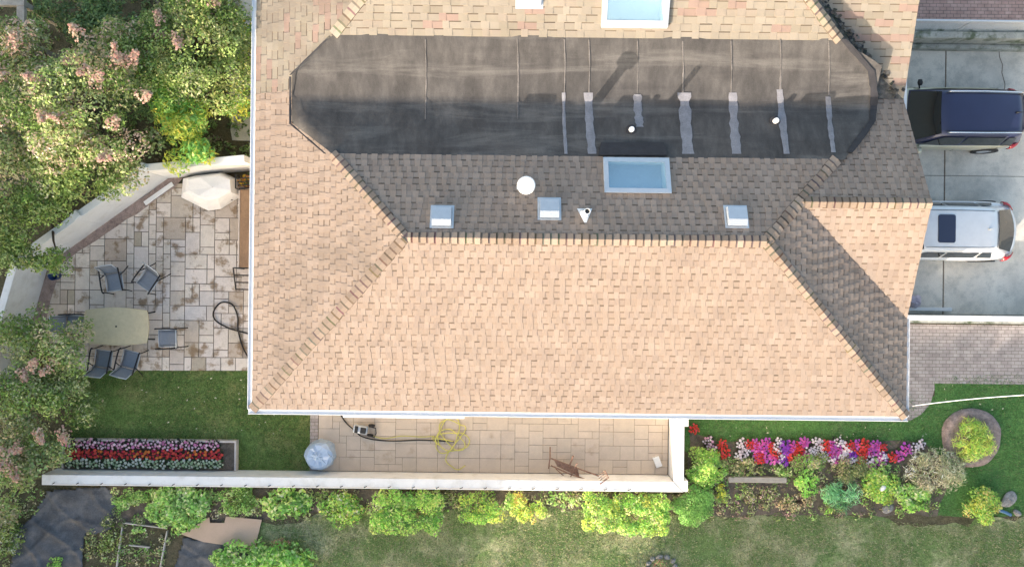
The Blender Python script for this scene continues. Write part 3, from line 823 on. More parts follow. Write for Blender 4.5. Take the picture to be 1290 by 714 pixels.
def wall_strip(root, name, a, b, th, h, m, side=1, z0=0):
    a, b = Vector(a[:2]), Vector(b[:2]); d = (b - a).normalized(); n = Vector((-d.y, d.x)) * th * side
    pts = [a, b, b + n, a + n]
    if side < 0: pts = pts[::-1]
    o = root.location
    B = MB(); B.prism([(p.x - o.x, p.y - o.y) for p in pts], z0, h)
    return B.build(name, m, root, bevel=.012)
gw = empty('garden_wall', (wb.x, wb.y, 0), 'tall white garden wall bending round the left patio', 'wall')
HW = 1.65; TW = .22
def wl(a, b): return wall_strip(gw, 'wall_section', a, b, TW, HW, M['white_wall'], -1)
d1 = (wb - wa).normalized(); d2 = (wc - wb).normalized(); d3 = (wd - wc).normalized()
wl(wa + d1 * 0.0 + Vector((2.6, .02, 0)) * 0, wb)
wl(wb + d2 * .003, wc)
wl(wc + d3 * .003, wd + d3 * 2.0)
for q in (wb, P(135, 281, 0), wc):
    B = MB(); o = q - gw.location; n = Vector((-.12, .12))
    B.lathe([(.17, 0), (.17, HW + .06), (.15, HW + .08), (.05, HW + .09)], o.x - .09, o.y + .1, 4)
    B.build('post', M['white_wall'], gw)

# low white wall in the south
LWY = -6.08; LWT = .32; LWH = .9; LX0 = P(62, 600, .5).x; LX1 = 5.07
lw = empty('low_wall', (0, LWY, 0), 'long low white wall south of the house turning up to the eave', 'wall')
def lwb(name, lo, hi, m=M['white_wall'], bevel=.012): return bxp(lw, name, lo, hi, m, bevel)
B = MB(); B.prism([(LX0, 0), (LX0, -LWT), (LX1 + LWT, -LWT), (LX1, 0)], 0, LWH); B.build('wall_section', M['white_wall'], lw, bevel=.012)
B = MB(); B.prism([(LX1 + .012, .012), (LX1 + LWT + .006, -LWT + .012), (LX1 + LWT + .006, 2.35), (LX1 + .012, 2.35)], 0, LWH); B.build('wall_section', M['white_wall'], lw, bevel=.012)
lwb('post', (LX1 + LWT + .008, LWY - LWT + .02, 0), (LX1 + LWT + .13, LWY - LWT + .36, LWH + .02))
lwb('post', (LX1 + LWT + .008, LWY + 1.72, 0), (LX1 + LWT + .13, LWY + 2.05, LWH + .02))
# cord of lights held by little dark clips along the outer edge
pts = []
nx_ = 26
for k in range(nx_):
    x = LX0 + .35 + k * .742
    if x > LX1 - 1: break
    y = -LWT + .05
    B = MB(); B.tube([(x, y, LWH - .01), (x + .01, y, LWH + .05), (x + .05, y + .02, LWH + .085), (x + .09, y + .05, LWH + .07)], .013, 5)
    B.build('light_clip', M['dark_metal'], lw)
    pts.append((x, y, LWH + .03))
    pts.append((x + .37, y - .01, LWH + .012))
B = MB(); B.tube(pts[:-1], .006, 4); B.build('cord', M['timber_pale'], lw)

# south patio strip
slab_field('patio', [(-6.15, -6.06), (5.05, -6.06), (5.05, -3.2), (-6.15, -3.2)], .225, [(2, 2), (3, 2), (2, 2), (2, 1), (3, 2)],
           [(.56, .475, .385), (.575, .485, .395), (.545, .46, .375), (.57, .48, .395)], PZ, M['slab_tan'], 9, gap=.005, var=(.97, 1.03))
B = MB(); B.prism([(-6.15, -6.07), (5.05, -6.07), (5.05, -3.2), (-6.15, -3.2)], 0, PZ - .018); B.build('patio_bed', M['joint'], kind='structure')
B = MB(); B.box((-6.42, -6.07, 0), (-6.17, -3.3, .045)); B.build('patio_edging', M['paver_grey'], kind='structure')

# garden furniture
tc = P(147, 411, .74)
tb = empty('garden_table', (tc.x, tc.y, PZ), 'tan dining table with bowed sides on the left patio', 'table')
def table_outline(s=1.0, n=16):
    out = []
    for k in range(n + 1): t = -1 + 2 * k / n; out.append((t * .96 * s, -(.50 + .09 * (1 - t * t)) * s))
    for k in range(1, n): t = -1 + 2 * k / n; out.append(((.96 + .06 * (1 - t * t)) * s, t * .50 * s))
    for k in range(n + 1): t = 1 - 2 * k / n; out.append((t * .96 * s, (.50 + .09 * (1 - t * t)) * s))
    for k in range(1, n): t = 1 - 2 * k / n; out.append((-(.96 + .06 * (1 - t * t)) * s, t * .50 * s))
    return out
B = MB(); B.prism(table_outline(.965), .69, .715); B.build('tabletop', M['table_top'], tb, bevel=.004)
B = MB()
o1, o2 = table_outline(1.0), table_outline(.955)
rws = [[(x, y, .68) for x, y in o1] + [(*o1[0], .68)], [(x, y, .722) for x, y in o1] + [(*o1[0], .722)], [(x, y, .724) for x, y in o2] + [(*o2[0], .724)], [(x, y, .70) for x, y in o2] + [(*o2[0], .70)]]
B.grid(rws); B.build('rim', M['table_top'], tb)
B = MB(); B.lathe([(.028, .71), (.03, .722), (.0, .723)], 0, 0, 12); B.build('parasol_hole', M['dark_metal'], tb)
for sx in (-1, 1):
    for sy in (-1, 1):
        B = MB(); B.tube([(sx * .78, sy * .38, .69), (sx * .88, sy * .44, 0)], .025, 8); B.build('leg', M['dark_metal'], tb)

def make_chair():
    r_ = empty('patio_chair', (0, 0, PZ), '', 'chair')          # faces -y, back at +y
    B = MB(); rows_ = []
    for k in range(7):
        t = k / 6; rows_.append([(x, -.25 + .5 * t, .42 - .04 * math.sin(math.pi * t) - .02 * t) for x in (-.235, -.12, 0, .12, .235)])
    B.grid(rows_); o = B.build('seat', M['sling'], r_, smooth=True); o.modifiers.new('s', 'SOLIDIFY').thickness = .012
    B = MB(); rows_ = []
    for k in range(8):
        t = k / 7; rows_.append([(x, .26 + .20 * t + .03 * math.sin(math.pi * t), .42 + .50 * t) for x in (-.235, -.12, 0, .12, .235)])
    B.grid(rows_); o = B.build('backrest', M['sling'], r_, smooth=True); o.modifiers.new('s', 'SOLIDIFY').thickness = .012
    B = MB(); B.tube([(-.25, .24, .40), (-.25, .36, .68), (-.25, .465, .93), (0, .475, .945), (.25, .465, .93), (.25, .36, .68), (.25, .24, .40)], .014, 7)
    B.tube([(-.25, -.26, .42), (-.25, .24, .40)], .013, 6); B.tube([(.25, -.26, .42), (.25, .24, .40)], .013, 6); B.tube([(-.25, -.26, .42), (.25, -.26, .42)], .013, 6)
    B.build('frame', M['galv'], r_, smooth=True)
    for s in (-1, 1):
        B = MB(); B.tube([(s * .28, .38, .66), (s * .29, .2, .66), (s * .30, -.1, .65), (s * .30, -.26, .63), (s * .29, -.30, .58)], .022, 7); B.build('armrest', M['dark_metal'], r_, smooth=True)
        B = MB(); B.tube([(s * .29, -.27, .62), (s * .285, -.29, .3), (s * .28, -.33, 0)], .015, 6); B.build('leg', M['dark_metal'], r_, smooth=True)
        B = MB(); B.tube([(s * .285, .14, .65), (s * .28, .28, .3), (s * .28, .44, 0)], .015, 6); B.build('leg', M['dark_metal'], r_, smooth=True)
    return r_
ch0 = make_chair()
chs = [(144, 355, 10, 'grey sling chair set back north of the tan table, left of the turned chair'),
       (187, 353, -35, 'grey sling chair turned at an angle, nearest to the diagonal wall end'),
       (95, 408, 90, 'grey sling chair at the left end of the tan table, partly under the bush'),
       (211, 426, -88, 'grey sling chair at the right end of the tan table'),
       (130, 452, 172, 'left one of two grey sling chairs along the lawn side of the table'),
       (164, 453, 166, 'right one of two grey sling chairs along the lawn side of the table')]
for i, (px, py, a, lab) in enumerate(chs):
    q = P(px, py, .5)
    o = ch0 if i == 0 else dup(ch0, (0, 0, 0), 0)
    o.location = (q.x, q.y, PZ); o.rotation_euler = (0, 0, R(a)); o.scale = (1.06,) * 3
    tag(o, lab, 'chair', 'sling chairs on the left patio')

# covered grill
q = P(265, 240, .5)
cv = empty('covered_grill', (q.x, q.y, PZ), 'grill hidden under a white draped cover in the patio corner', 'grill')
foot = [(230, 226), (229, 248), (246, 258), (263, 266), (278, 263), (304, 248), (300, 226), (281, 217), (250, 221)]
topp = [(238, 226), (238, 240), (250, 246), (263, 248), (276, 246), (290, 240), (290, 227), (277, 222), (252, 224)]
fo = [P(x, y, .12) for x, y in foot]; to_ = [P(x, y, .98 - (.1 if i in (0, 1) else 0)) for i, (x, y) in enumerate(topp)]
ctr = P(268, 236, 1.06)
B = MB(); L = lambda v: (v.x - q.x, v.y - q.y, v.z - PZ)
rws = []
for t, zf in ((0, 0), (.35, .5), (.75, .9), (1, 1)):
    rr = []
    for k, (a, b) in enumerate(zip(fo, to_)):
        v = a.lerp(b, t); v.z = a.z + (b.z - a.z) * zf
        v += Vector((rnd.uniform(-.02, .02), rnd.uniform(-.02, .02), 0)); rr.append(L(v))
    rr.append(rr[0]); rws.append(rr)
for t in (.5, .97): rws.append([tuple(Vector(v).lerp(Vector(L(ctr)), t)) for v in rws[3]])
B.grid(rws)
B.build('cover', M['cover'], cv)
for sx in (-.6, .6):
    for sy in (-.25, .2): B = MB(); B.tube([(sx, sy, 0), (sx, sy, .3)], .03, 6); B.build('leg', M['dark_metal'], cv)

# wooden landing with black rails against the house
q = P(310, 290, .6)
dk = empty('wooden_landing', (q.x, q.y, PZ), 'brown wooden landing with black railings and steps against the house', 'landing')
yA, yB = P(310, 239, .6).y, P(310, 338, .6).y; xA = P(302, 290, .6).x; xB = -6.92
nb = 4; bwid = (xB - xA) / nb
B = MB()
for k in range(nb): B.box((xA + k * bwid + .004 - q.x, yB - q.y, .5), (xA + (k + 1) * bwid - .004 - q.x, yA - q.y, .545))
B.box((xA + .05 - q.x, yB + .03 - q.y, 0), (xB - q.x, yA - .03 - q.y, .495)); B.build('deck', M['wood_brown'], dk)
B = MB(); B.box((xA - .04 - q.x, yB - q.y, .2), (xA - .004 - q.x, yA - q.y, .56)); B.build('edge_board', M['timber_pale'], dk)
for k in range(3):
    B = MB(); y0 = yB - .02 - (k + 1) * .22; B.box((xA - q.x, y0 - q.y + .02, .4 - k * .14), (xB - q.x, y0 + .2 - q.y, .44 - k * .14)); B.build('step', M['timber_pale'], dk)
def rail(pts_, r_=.02):
    B = MB(); B.tube([(a - q.x, b - q.y, c) for a, b, c in pts_], r_, 6); return B.build('railing', M['dark_metal'], dk)
ye2 = yB - .66
rail([(xA - .03, yB, .0), (xA - .03, yB, 1.0), (xA - .03, ye2, .75), (xA - .03, ye2, 0)], .024)
rail([(xA - .03, ye2, .72), (xB, ye2, .72)]); rail([(xA - .03, ye2 + .22, .78), (xB, ye2 + .22, .78)]); rail([(xA - .03, ye2 + .44, .86), (xB, ye2 + .44, .86)]); rail([(xA - .03, yB, .98), (xB, yB, .98)])
for k in range(4): rail([(xA - .02, yA + .02 + k * .1, .6 + k * .06), (xB, yA + .16 + k * .1, .6 + k * .06)], .018)
rail([(xA - .02, yA, .0), (xA - .02, yA, .9), (xA - .02, yA + .42, .9), (xA - .02, yA + .42, 0)], .02)

def hose(name, label, cat, path, z, r_, m, smooth=3):
    pts_ = [P(x, y, z) for x, y in path]
    # Catmull-Rom
    out = []
    for i in range(len(pts_) - 1):
        p0, p1, p2, p3 = pts_[max(0, i - 1)], pts_[i], pts_[i + 1], pts_[min(len(pts_) - 1, i + 2)]
        for k in range(6):
            t = k / 6
            out.append(.5 * ((2 * p1) + (p2 - p0) * t + (2 * p0 - 5 * p1 + 4 * p2 - p3) * t * t + (3 * p1 - p0 - 3 * p2 + p3) * t ** 3))
    out.append(pts_[-1])
    for i, v in enumerate(out): v.z = z + .012 * math.sin(i * .7)
    B = MB(); B.tube(out, r_, 7)
    o = B.build(name, m, smooth=True)
    return tag(o, label, cat)
hose('garden_hose', 'black hose in a loop on the pale left patio', 'hose', [(330, 424), (308, 419), (288, 413), (272, 404), (269, 392), (279, 381), (293, 384), (299, 398), (300, 415), (304, 432), (314, 452), (330, 470)], .1, .024, M['hose_black'])
hose('pressure_hose', 'black hose running from the pressure washer along the tan patio', 'hose', [(425, 512), (434, 530), (446, 541), (455, 549), (475, 554), (500, 555), (530, 554), (555, 555), (572, 556)], .1, .02, M['hose_black'])
coil = [(572, 556), (545, 551)]
for k in range(40):
    a = k * 2 * math.pi / 11.0 + 2.5
    rr = 16 + 3.2 * math.sin(k * 1.3); ccx = 567 + 5 * math.sin(k * .23); ccy = 551 + 8 * math.sin(k * .31)
    coil.append((ccx + rr * 1.05 * math.cos(a), ccy + rr * math.sin(a)))
coil += [(562, 575), (570, 588), (578, 591), (586, 586)]
hose('garden_hose', 'yellow hose coiled on the tan patio south of the house', 'hose', coil, .11, .016, M['hose_yellow'])
hose('garden_hose', 'thin yellow hose stretched from the washer toward the coil', 'hose', [(470, 549), (485, 552), (505, 549), (530, 550), (548, 549)], .085, .013, M['hose_yellow'])

# pressure washer
q = P(457, 541, .25)
pw = empty('pressure_washer', (q.x, q.y, PZ), 'small grey and black pressure washer lying beside the south house wall', 'washer', rz=R(-8))
B = MB(); B.box((-.30, -.13, .06), (.16, .13, .27)); B.build('body', M['galv'], pw, bevel=.05)
B = MB(); B.box((-.24, -.11, .272), (-.14, .11, .32)); B.box((-.06, -.10, .272), (.12, .09, .31)); B.build('vent', M['rubber'], pw, bevel=.01)
for s in (-1, 1):
    Mx = Matrix.Translation((.25, s * .16, .1)) @ Matrix.Rotation(R(90), 4, 'X'); B = MB(); B.lathe([(.02, -.03), (.1, -.03), (.11, 0), (.1, .03), (.02, .03)], 0, 0, 16, M=Mx); B.build('wheel', M['rubber'], pw, smooth=True)
B = MB(); B.tube([(.2, -.14, .25), (.42, -.15, .36), (.46, 0, .38), (.42, .15, .36), (.2, .14, .25)], .018, 6); B.build('handle', M['dark_metal'], pw, smooth=True)
# plastic wrapped tub
q = P(403, 573, .4)
tbx = empty('plastic_tub', (q.x, q.y, PZ), 'round tub wrapped in pale blue clear plastic at the patio end', 'tub')
g = random.Random(5)
def crumple(B, amp, seed):
    g_ = random.Random(seed); B.v = [(x + g_.uniform(-amp, amp), y + g_.uniform(-amp, amp), z + g_.uniform(-amp, amp)) for x, y, z in B.v]
B = MB(); B.lathe([(.33, 0), (.38, .3), (.385, .5), (.36, .5), (.34, .25), (.02, .22)], 0, 0, 28, cap=False); B.build('tub', mat('tub_blue', (.25, .42, .68), .45, .1, 4, 30, 0), tbx, smooth=True)
B = MB(); B.lathe([(.46, 0), (.47, .25), (.44, .50), (.34, .62), (.18, .60), (.06, .66), (.0, .67)], 0, 0, 18, cap=False); crumple(B, .03, 4); B.build('plastic_sheet', M['plastic_clear'], tbx)
# rusty cart
q = P(728, 586, .3)
ct = empty('rusty_hand_cart', (q.x, q.y, PZ), 'rusty metal hand cart tipped over against the low white wall', 'cart')
def LP(x, y, z): v = P(x, y, z + PZ); return (v.x - q.x, v.y - q.y, z)
def ctube(name, pts_, r_): B = MB(); B.tube([LP(*p) for p in pts_], r_, 7); return B.build(name, M['rust'], ct)
ctube('side_rail', [(694, 577, .32), (718, 586, .35), (740, 594, .45), (754, 599, .7)], .022)
ctube('side_rail', [(694, 586, .32), (716, 596, .4), (740, 604, .55), (757, 609, .85)], .022)
ctube('axle', [(693, 563, .05), (693, 576, .3), (691, 590, .3)], .02)
ctube('handle', [(722, 574, .6), (717, 588, .35)], .028); ctube('handle', [(727, 583, .75), (718, 602, .3)], .016)
ctube('brace', [(700, 590, .3), (718, 606, .15)], .015); ctube('brace', [(726, 588, .5), (731, 606, .2)], .015)
B = MB(); 
pl_ = [LP(698, 579, .3), LP(728, 591, .36), LP(730, 600, .36), LP(702, 587, .3)]
B.poly(pl_); o = B.build('plate', M['rust'], ct); o.modifiers.new('s', 'SOLIDIFY').thickness = .02
for k in range(4): ctube('basket_bar', [(753 + k * 1.2, 600 + k * 2.6, .75), (762 + k * 1.2, 593 + k * 2.6, .85)], .01)
ctube('basket_bar', [(762, 592, .85), (767, 602, .85)], .014); ctube('basket_bar', [(766, 602, .85), (757, 609, .85)], .014)
# white block
q = P(828, 581, .1); B = MB(); B.box((-.1, -.17, 0), (.1, .17, .12)); o = B.build('concrete_block', M['white_paint'], bevel=.012); o.location = (q.x, q.y, PZ); o.rotation_euler = (0, 0, R(22)); tag(o, 'small white block lying in the corner of the tan patio', 'block')
# left patio odds
q = P(200, 244, .1); B = MB(); B.box((-.55, -.07, 0), (.55, .07, .05)); o = B.build('white_plank', M['white_paint'], bevel=.005); o.location = (q.x, q.y, .07); o.rotation_euler = (0, 0, R(36)); tag(o, 'white plank lying along the foot of the diagonal wall', 'plank')
q = P(70, 347, .2); bk = empty('bucket', (q.x, q.y, PZ), 'dark blue bucket at the bend of the tall white wall', 'bucket')
B = MB(); B.lathe([(.11, 0), (.15, .3), (.16, .3), (.145, .29), (.1, .03), (0, .03)], 0, 0, 20, cap=False); B.build('body', M['blue_plastic'], bk, smooth=True)
B = MB(); B.tube([(math.cos(t) * .16, math.sin(t) * .05 + .0, .3 + math.sin(t) * .1) for t in [k * math.pi / 8 for k in range(9)]], .006, 5); B.build('handle', M['galv'], bk)
q = P(312, 229, .3); fp = empty('flower_pot', (q.x, q.y, PZ), 'yellow flowers in a clay pot between the covered grill and the house', 'flower pot')
B = MB(); B.lathe([(.13, 0), (.18, .28), (.2, .28), (.2, .32), (.17, .32), (.16, .28), (0, .27)], 0, 0, 20, cap=False); B.build('pot', M['terracotta'], fp, smooth=True)
g = np.random.default_rng(8); n = 70; p_ = np.stack([g.normal(0, .1, n), g.normal(0, .1, n), .4 + g.normal(0, .05, n)], 1); V, F = leaf_arrays(p_, g.normal(0, .4, (n, 3)) + np.array([0, 0, 1]), .09, g, .8)
np_mesh('blossom', V, F, np.array([(.75, .5, .05), (.7, .35, .04), (.1, .15, .04)])[g.integers(0, 3, n)], M['petal'], fp)
# weathered frame at the far upper left
q = P(40, 30, 1.5); pg = empty('pergola', (q.x, q.y, 0), 'weathered grey timber pergola showing between trees in the upper left corner', 'pergola')
for lo, hi, nm in (((-1.6, .35, 1.9), (.1, .62, 2.05), 'beam'), ((-.13, -.75, 1.9), (.1, .345, 2.04), 'beam'), ((-.1, .37, 0), (.06, .53, 1.898), 'post'), ((-.1, -.73, 0), (.06, -.57, 1.898), 'post')):
    B = MB(); B.box(lo, hi); B.build(nm, M['wood_grey'], pg, bevel=.01)

# ------------------------------------------------------------------ lower left plot
def cloth(name, label, cat, outline, z, m, amp, seed, group=None, fold=None):
    poly = [P(x, y, 0)[:2] for x, y in outline]
    xs_ = [p[0] for p in poly]; ys2 = [p[1] for p in poly]; st = .06
    B = MB(); r_ = random.Random(seed)
    nx = int((max(xs_) - min(xs_)) / st) + 1; ny = int((max(ys2) - min(ys2)) / st) + 1
    hz = {}
    def hgt(i, j):
        x = min(xs_) + i * st; y = min(ys2) + j * st
        return z + amp * (1 + .5 * math.sin(x * 2.1 + y * 3.7 + seed) + .5 * math.sin(x * 5.3 - y * 2.1) + .35 * math.sin(y * 9 + 2 * math.sin(x * 3)) + r_.uniform(-.2, .2) + 1.6 * (1 - abs(math.sin(2.2 * x + 1.4 * y + 1.3 * math.sin(1.7 * y + seed)))) ** 5 + 1.4 * (1 - abs(math.sin(1.1 * x - 3.1 * y + 1.1 * math.sin(2.1 * x)))) ** 6)
    idx = {}
    xx = np.array([min(xs_) + (i + .5) * st for i in range(nx) for j in range(ny)]); yy = np.array([min(ys2) + (j + .5) * st for i in range(nx) for j in range(ny)])
    ok = in_poly(xx, yy, poly)
    for i in range(nx):
        for j in range(ny):
            if not ok[i * ny + j]: continue
            f = []
            for a, b in ((i, j), (i + 1, j), (i + 1, j + 1), (i, j + 1)):
                if (a, b) not in idx:
                    idx[(a, b)] = len(B.v); B.v.append((min(xs_) + a * st + r_.uniform(-.02, .02), min(ys2) + b * st + r_.uniform(-.02, .02), hgt(a, b)))
                f.append(idx[(a, b)])
            B.f.append(tuple(f)); B.c.append((1, 1, 1))
    o = B.build(name, m, smooth=True); o.modifiers.new('s', 'SOLIDIFY').thickness = .006
    return tag(o, label, cat, group)
M['fabric'] = mat('landscape_fabric', (.085, .09, .10), .5, .4, 2.5, 30, .3, dirt_and_blotch=((.24, .235, .235), 1.3, .5, .72, .7))
cloth('landscape_fabric', 'big wrinkled sheet of black landscape fabric at the lower left', 'fabric', [(62, 617), (135, 612), (150, 632), (140, 668), (118, 672), (108, 668), (104, 730), (14, 730), (18, 668), (38, 655)], .02, M['fabric'], .035, 1)
cloth('landscape_fabric', 'piece of black landscape fabric sticking out under the cardboard', 'fabric', [(232, 676), (320, 688), (300, 730), (216, 730)], .02, M['fabric'], .02, 2)
cb = [(229, 669), (262, 657), (264, 650), (282, 649), (283, 657), (284, 649), (331, 653), (322, 690), (280, 685), (258, 681)]
B = MB(); pc = [P(x, y, 0) for x, y in [(229, 671), (258, 681), (322, 690), (331, 653), (286, 649), (284, 657), (266, 657), (265, 650)]]
B.prism([(p.x, p.y) for p in pc], .085, .10); B.f = B.f; o = B.build('cardboard_sheet', M['cardboard']); tag(o, 'flattened cardboard box lying on the black fabric', 'cardboard')
q = P(182, 690, 0)
pf = empty('garden_plot', (q.x, q.y, 0), 'weedy plot edged with thin pale boards at the bottom left', 'garden plot')
def edge(a, b):
    a, b = P(*a) - q, P(*b) - q; d = (b - a).normalized(); n = Vector((-d.y, d.x, 0)) * .018
    B = MB(); B.prism([(v.x, v.y) for v in (a - n, b - n, b + n, a + n)], 0, .11); B.build('edge_board', M['timber_pale'], pf, bevel=.005)
edge((156, 657), (212, 664)); edge((212, 667), (200, 730)); edge((156, 660), (146, 730)); edge((164, 685), (190, 688))
B = MB(); B.poly([P(*c_, .02) - q for c_ in ((156, 660), (146, 730), (200, 730), (212, 664))]); B.build('soil', M['ground'], pf)

# ------------------------------------------------------------------ right garden odds
q = P(1223, 551, 0); B = MB()
rows_ = []
for r_, z_ in ((.0, .10), (.55, .10), (.62, .09), (.78, .16), (.93, .14), (1.0, .014)):
    rows_.append([(q.x + r_ * .95 * math.cos(t) * (1 + .04 * math.sin(3 * t)), q.y + r_ * 1.0 * math.sin(t) * (1 + .05 * math.cos(2 * t)), z_ + .02 * math.sin(9 * t + r_ * 5)) for t in [k * 2 * math.pi / 40 for k in range(41)]])
B.grid(rows_); o = B.build('mulch_ring', M['mulch'], smooth=True); tag(o, 'raised ring of brown mulch round the golden grass at right', 'mulch ring')
a, b = P(917, 603, .1), P(990, 604, .1); B = MB(); B.box((a.x, a.y - .09, 0), (b.x, a.y + .09, .2)); o = B.build('timber_edging', M['wood_grey'], bevel=.02); tag(o, 'grey timber edging beam in the garden bed', 'beam')
def rock(label, px, py, r_, m, seed, flat=.6, group=None, zc=0):
    g_ = random.Random(seed); B = MB(); B.lathe([(.0, 0), (.8, .02), (1.0, .35), (.8, .8), (.35, 1.0), (0, 1.02)], 0, 0, 9, cap=False)
    sx_ = g_.uniform(.6, .85); B.v = [(x * r_ * g_.uniform(.7, 1.25), y * sx_ * r_ * g_.uniform(.7, 1.25), z * r_ * flat * g_.uniform(.75, 1.2)) for x, y, z in B.v]
    o = B.build('rock', m, subsurf=1); c = P(px, py, zc); o.location = (c.x, c.y, zc); o.rotation_euler = (0, 0, g_.uniform(0, 6))
    return tag(o, label, 'rock', group)
rock('white stone among yellow green perennials in the garden bed', 1111, 614, .13, M['white_wall'], 1, .9, zc=.3)
rock('grey flat stone at the lower edge of the garden bed', 1118, 640, .22, M['stone'], 2, .4)
rock('wide pale grey rock at the right edge beyond the yellow shrub', 1270, 628, .36, M['stone'], 3, .35)
rock('small pale rock below the wide grey rock at the right edge', 1280, 645, .18, M['stone'], 4, .6)
q = P(1266, 644, .1); B = MB(); B.tube([(-.25, .05, .06), (0, -.02, .07), (.22, -.12, .06)], .05, 10); o = B.build('drain_pipe', mat('pipe_blue', (.10, .2, .34), .4, .1, 5, 30, 0), smooth=True); o.location = (q.x, q.y, 0); tag(o, 'short blue plastic pipe beside the pale rocks at right', 'pipe')
for k in range(11):
    a = k * 2 * math.pi / 11
    rock('grey stone in the ring of stones at the bottom edge', 833 + 17 * math.cos(a), 712 + 12 * math.sin(a), rnd.uniform(.10, .15), M['stone'], 20 + k, .8, 'stones of the bottom edge ring')
make_shrub('small reddish plant inside the stone ring at the bottom edge', 833, 712, 20, 14, .2, [(.35, .12, .10), (.2, .12, .08), (.14, .18, .08)], 63, size=.06)
# fallen leaves and petals
lm = mat('dry_leaf', (.62, .58, .40), .8, .15, 20, 60, 0)
B = MB(); B.poly([(-.05, 0, .0), (0, -.028, .012), (.06, 0, .02), (0, .028, .012)]); fl = B.build('fallen_leaf', lm)
first = True
for lab, grp, area, n in (('pale fallen leaf on the dark green lawn left of the house', 'fallen leaves on the left lawn', (150, 392, 472, 548), 34),
                          ('pale fallen leaf on the lawn right of the house', 'fallen leaves on the right lawn', (1160, 1285, 485, 600), 16),
                          ('pale fallen leaf on the narrow lawn between eave and flowers', 'fallen leaves on the narrow lawn', (900, 1150, 535, 550), 12)):
    for k in range(n):
        c = P(rnd.uniform(area[0], area[1]), rnd.uniform(area[2], area[3]), 0)
        o = fl if first else fl.copy()
        if not first: C.objects.link(o)
        first = False
        s = rnd.uniform(.4, .85); o.location = (c.x, c.y, .04); o.rotation_euler = (rnd.uniform(-.4, .4), rnd.uniform(-.4, .4), rnd.uniform(0, 6)); o.scale = (s, s, s)
        tag(o, lab, 'leaf', grp)

# ------------------------------------------------------------------ driveway surroundings
sheet('paving', [(DX + .2, DY0 - .30), (DX + .2, -3.4), (13.0, -3.4), (13.6, -3.05), (40, -3.05), (40, DY0 - .30)], .012, M['paver_grey'], 0, 1)
pts_ = [P(*c_)[:2] for c_ in ((1120, 470), (1176, 470), (1177, 490), (1172, 508), (1160, 522), (1145, 530), (1120, 530))]
sheet('paving', pts_, .016, M['paver_grey'], 0, 1)
sheet('paving', [(DX + .2, DY1 + .5), (40, DY1 + .5), (40, 16), (DX + .2, 16)], .012, M['paver_red'], 0, 1)
rw = empty('retaining_wall', (14, DY0 - .15, 0), 'white capped retaining wall between the driveway and grey brick paving', 'wall')
bxp(rw, 'wall_section', (DX, DY0 - .25, DZ), (40, DY0 - .001, .14), M['moss_conc'])
bxp(rw, 'coping', (DX, DY0 - .17, .141), (40, DY0 + .0, .21), M['white_wall'])
rn = empty('retaining_wall', (14, DY1 + .1, 0), 'mossy concrete retaining wall with mesh fence at the top right', 'wall')
bxp(rn, 'wall_section', (DX, DY1 + .001, DZ), (40, DY1 + .22, .12), M['moss_conc'], .03)
bxp(rn, 'ledge', (DX, DY1 - .16, DZ), (40, DY1, DZ + .35), M['moss_conc'], .05)
B = MB()
y0 = DY1 + .3
k = 0
xx = 10.8
while xx < 22:
    B.tube([(xx - 14, y0 - rn.location.y, .05), (xx + .9 - 14, y0 - rn.location.y, .85)], .006, 4); B.tube([(xx + .9 - 14, y0 + .02 - rn.location.y, .05), (xx - 14, y0 + .02 - rn.location.y, .85)], .006, 4); xx += .09
B.build('mesh_panel', M['galv'], rn)
B = MB(); B.tube([(-3.4, y0 - rn.location.y, .88), (26, y0 - rn.location.y, .88)], .035, 8); B.build('top_rail', M['galv'], rn)
for k in range(5):
    B = MB(); xx = -2.2 + k * 2.4; B.tube([(xx, y0 - rn.location.y, 0), (xx, y0 - rn.location.y, .9)], .03, 8); B.build('post', M['galv'], rn)
bxp(rn, 'kerb', (DX, DY1 + .24, 0), (40, DY1 + .48, .06), M['moss_conc'])
a, b = P(1143, 389, DZ + .1), P(1199, 389, DZ + .1); B = MB(); B.box((a.x, a.y - .06, DZ), (b.x, a.y + .06, DZ + .12)); o = B.build('white_board', M['white_paint'], bevel=.008); tag(o, 'white board lying along the driveway edge by the house', 'board')
q = P(1152, 379, DZ + .2); g = random.Random(3); B = MB(); B.lathe([(.18, 0), (.24, .1), (.2, .24), (.1, .3), (.0, .31)], 0, 0, 11, cap=False); crumple(B, .04, 9); o = B.build('plastic_bag', mat('bag_plastic', (.52, .46, .52), .5, .2, 8, 40, .2)); o.location = (q.x, q.y, DZ); tag(o, 'crumpled mauve plastic bag at the driveway edge near the house corner', 'bag')

# overhead service cable
a, b = P(1149, 511, 2.6), P(1300, 498, 4.6)
d = (b - a); B = MB(); B.tube([a + d * (k / 14) + Vector((0, 0, -.25 * math.sin(math.pi * k / 14 * .8))) for k in range(0, 31)], .014, 7)
o = B.build('service_cable', M['white_paint'], smooth=True); tag(o, 'white overhead cable running from the house corner to the right', 'cable')

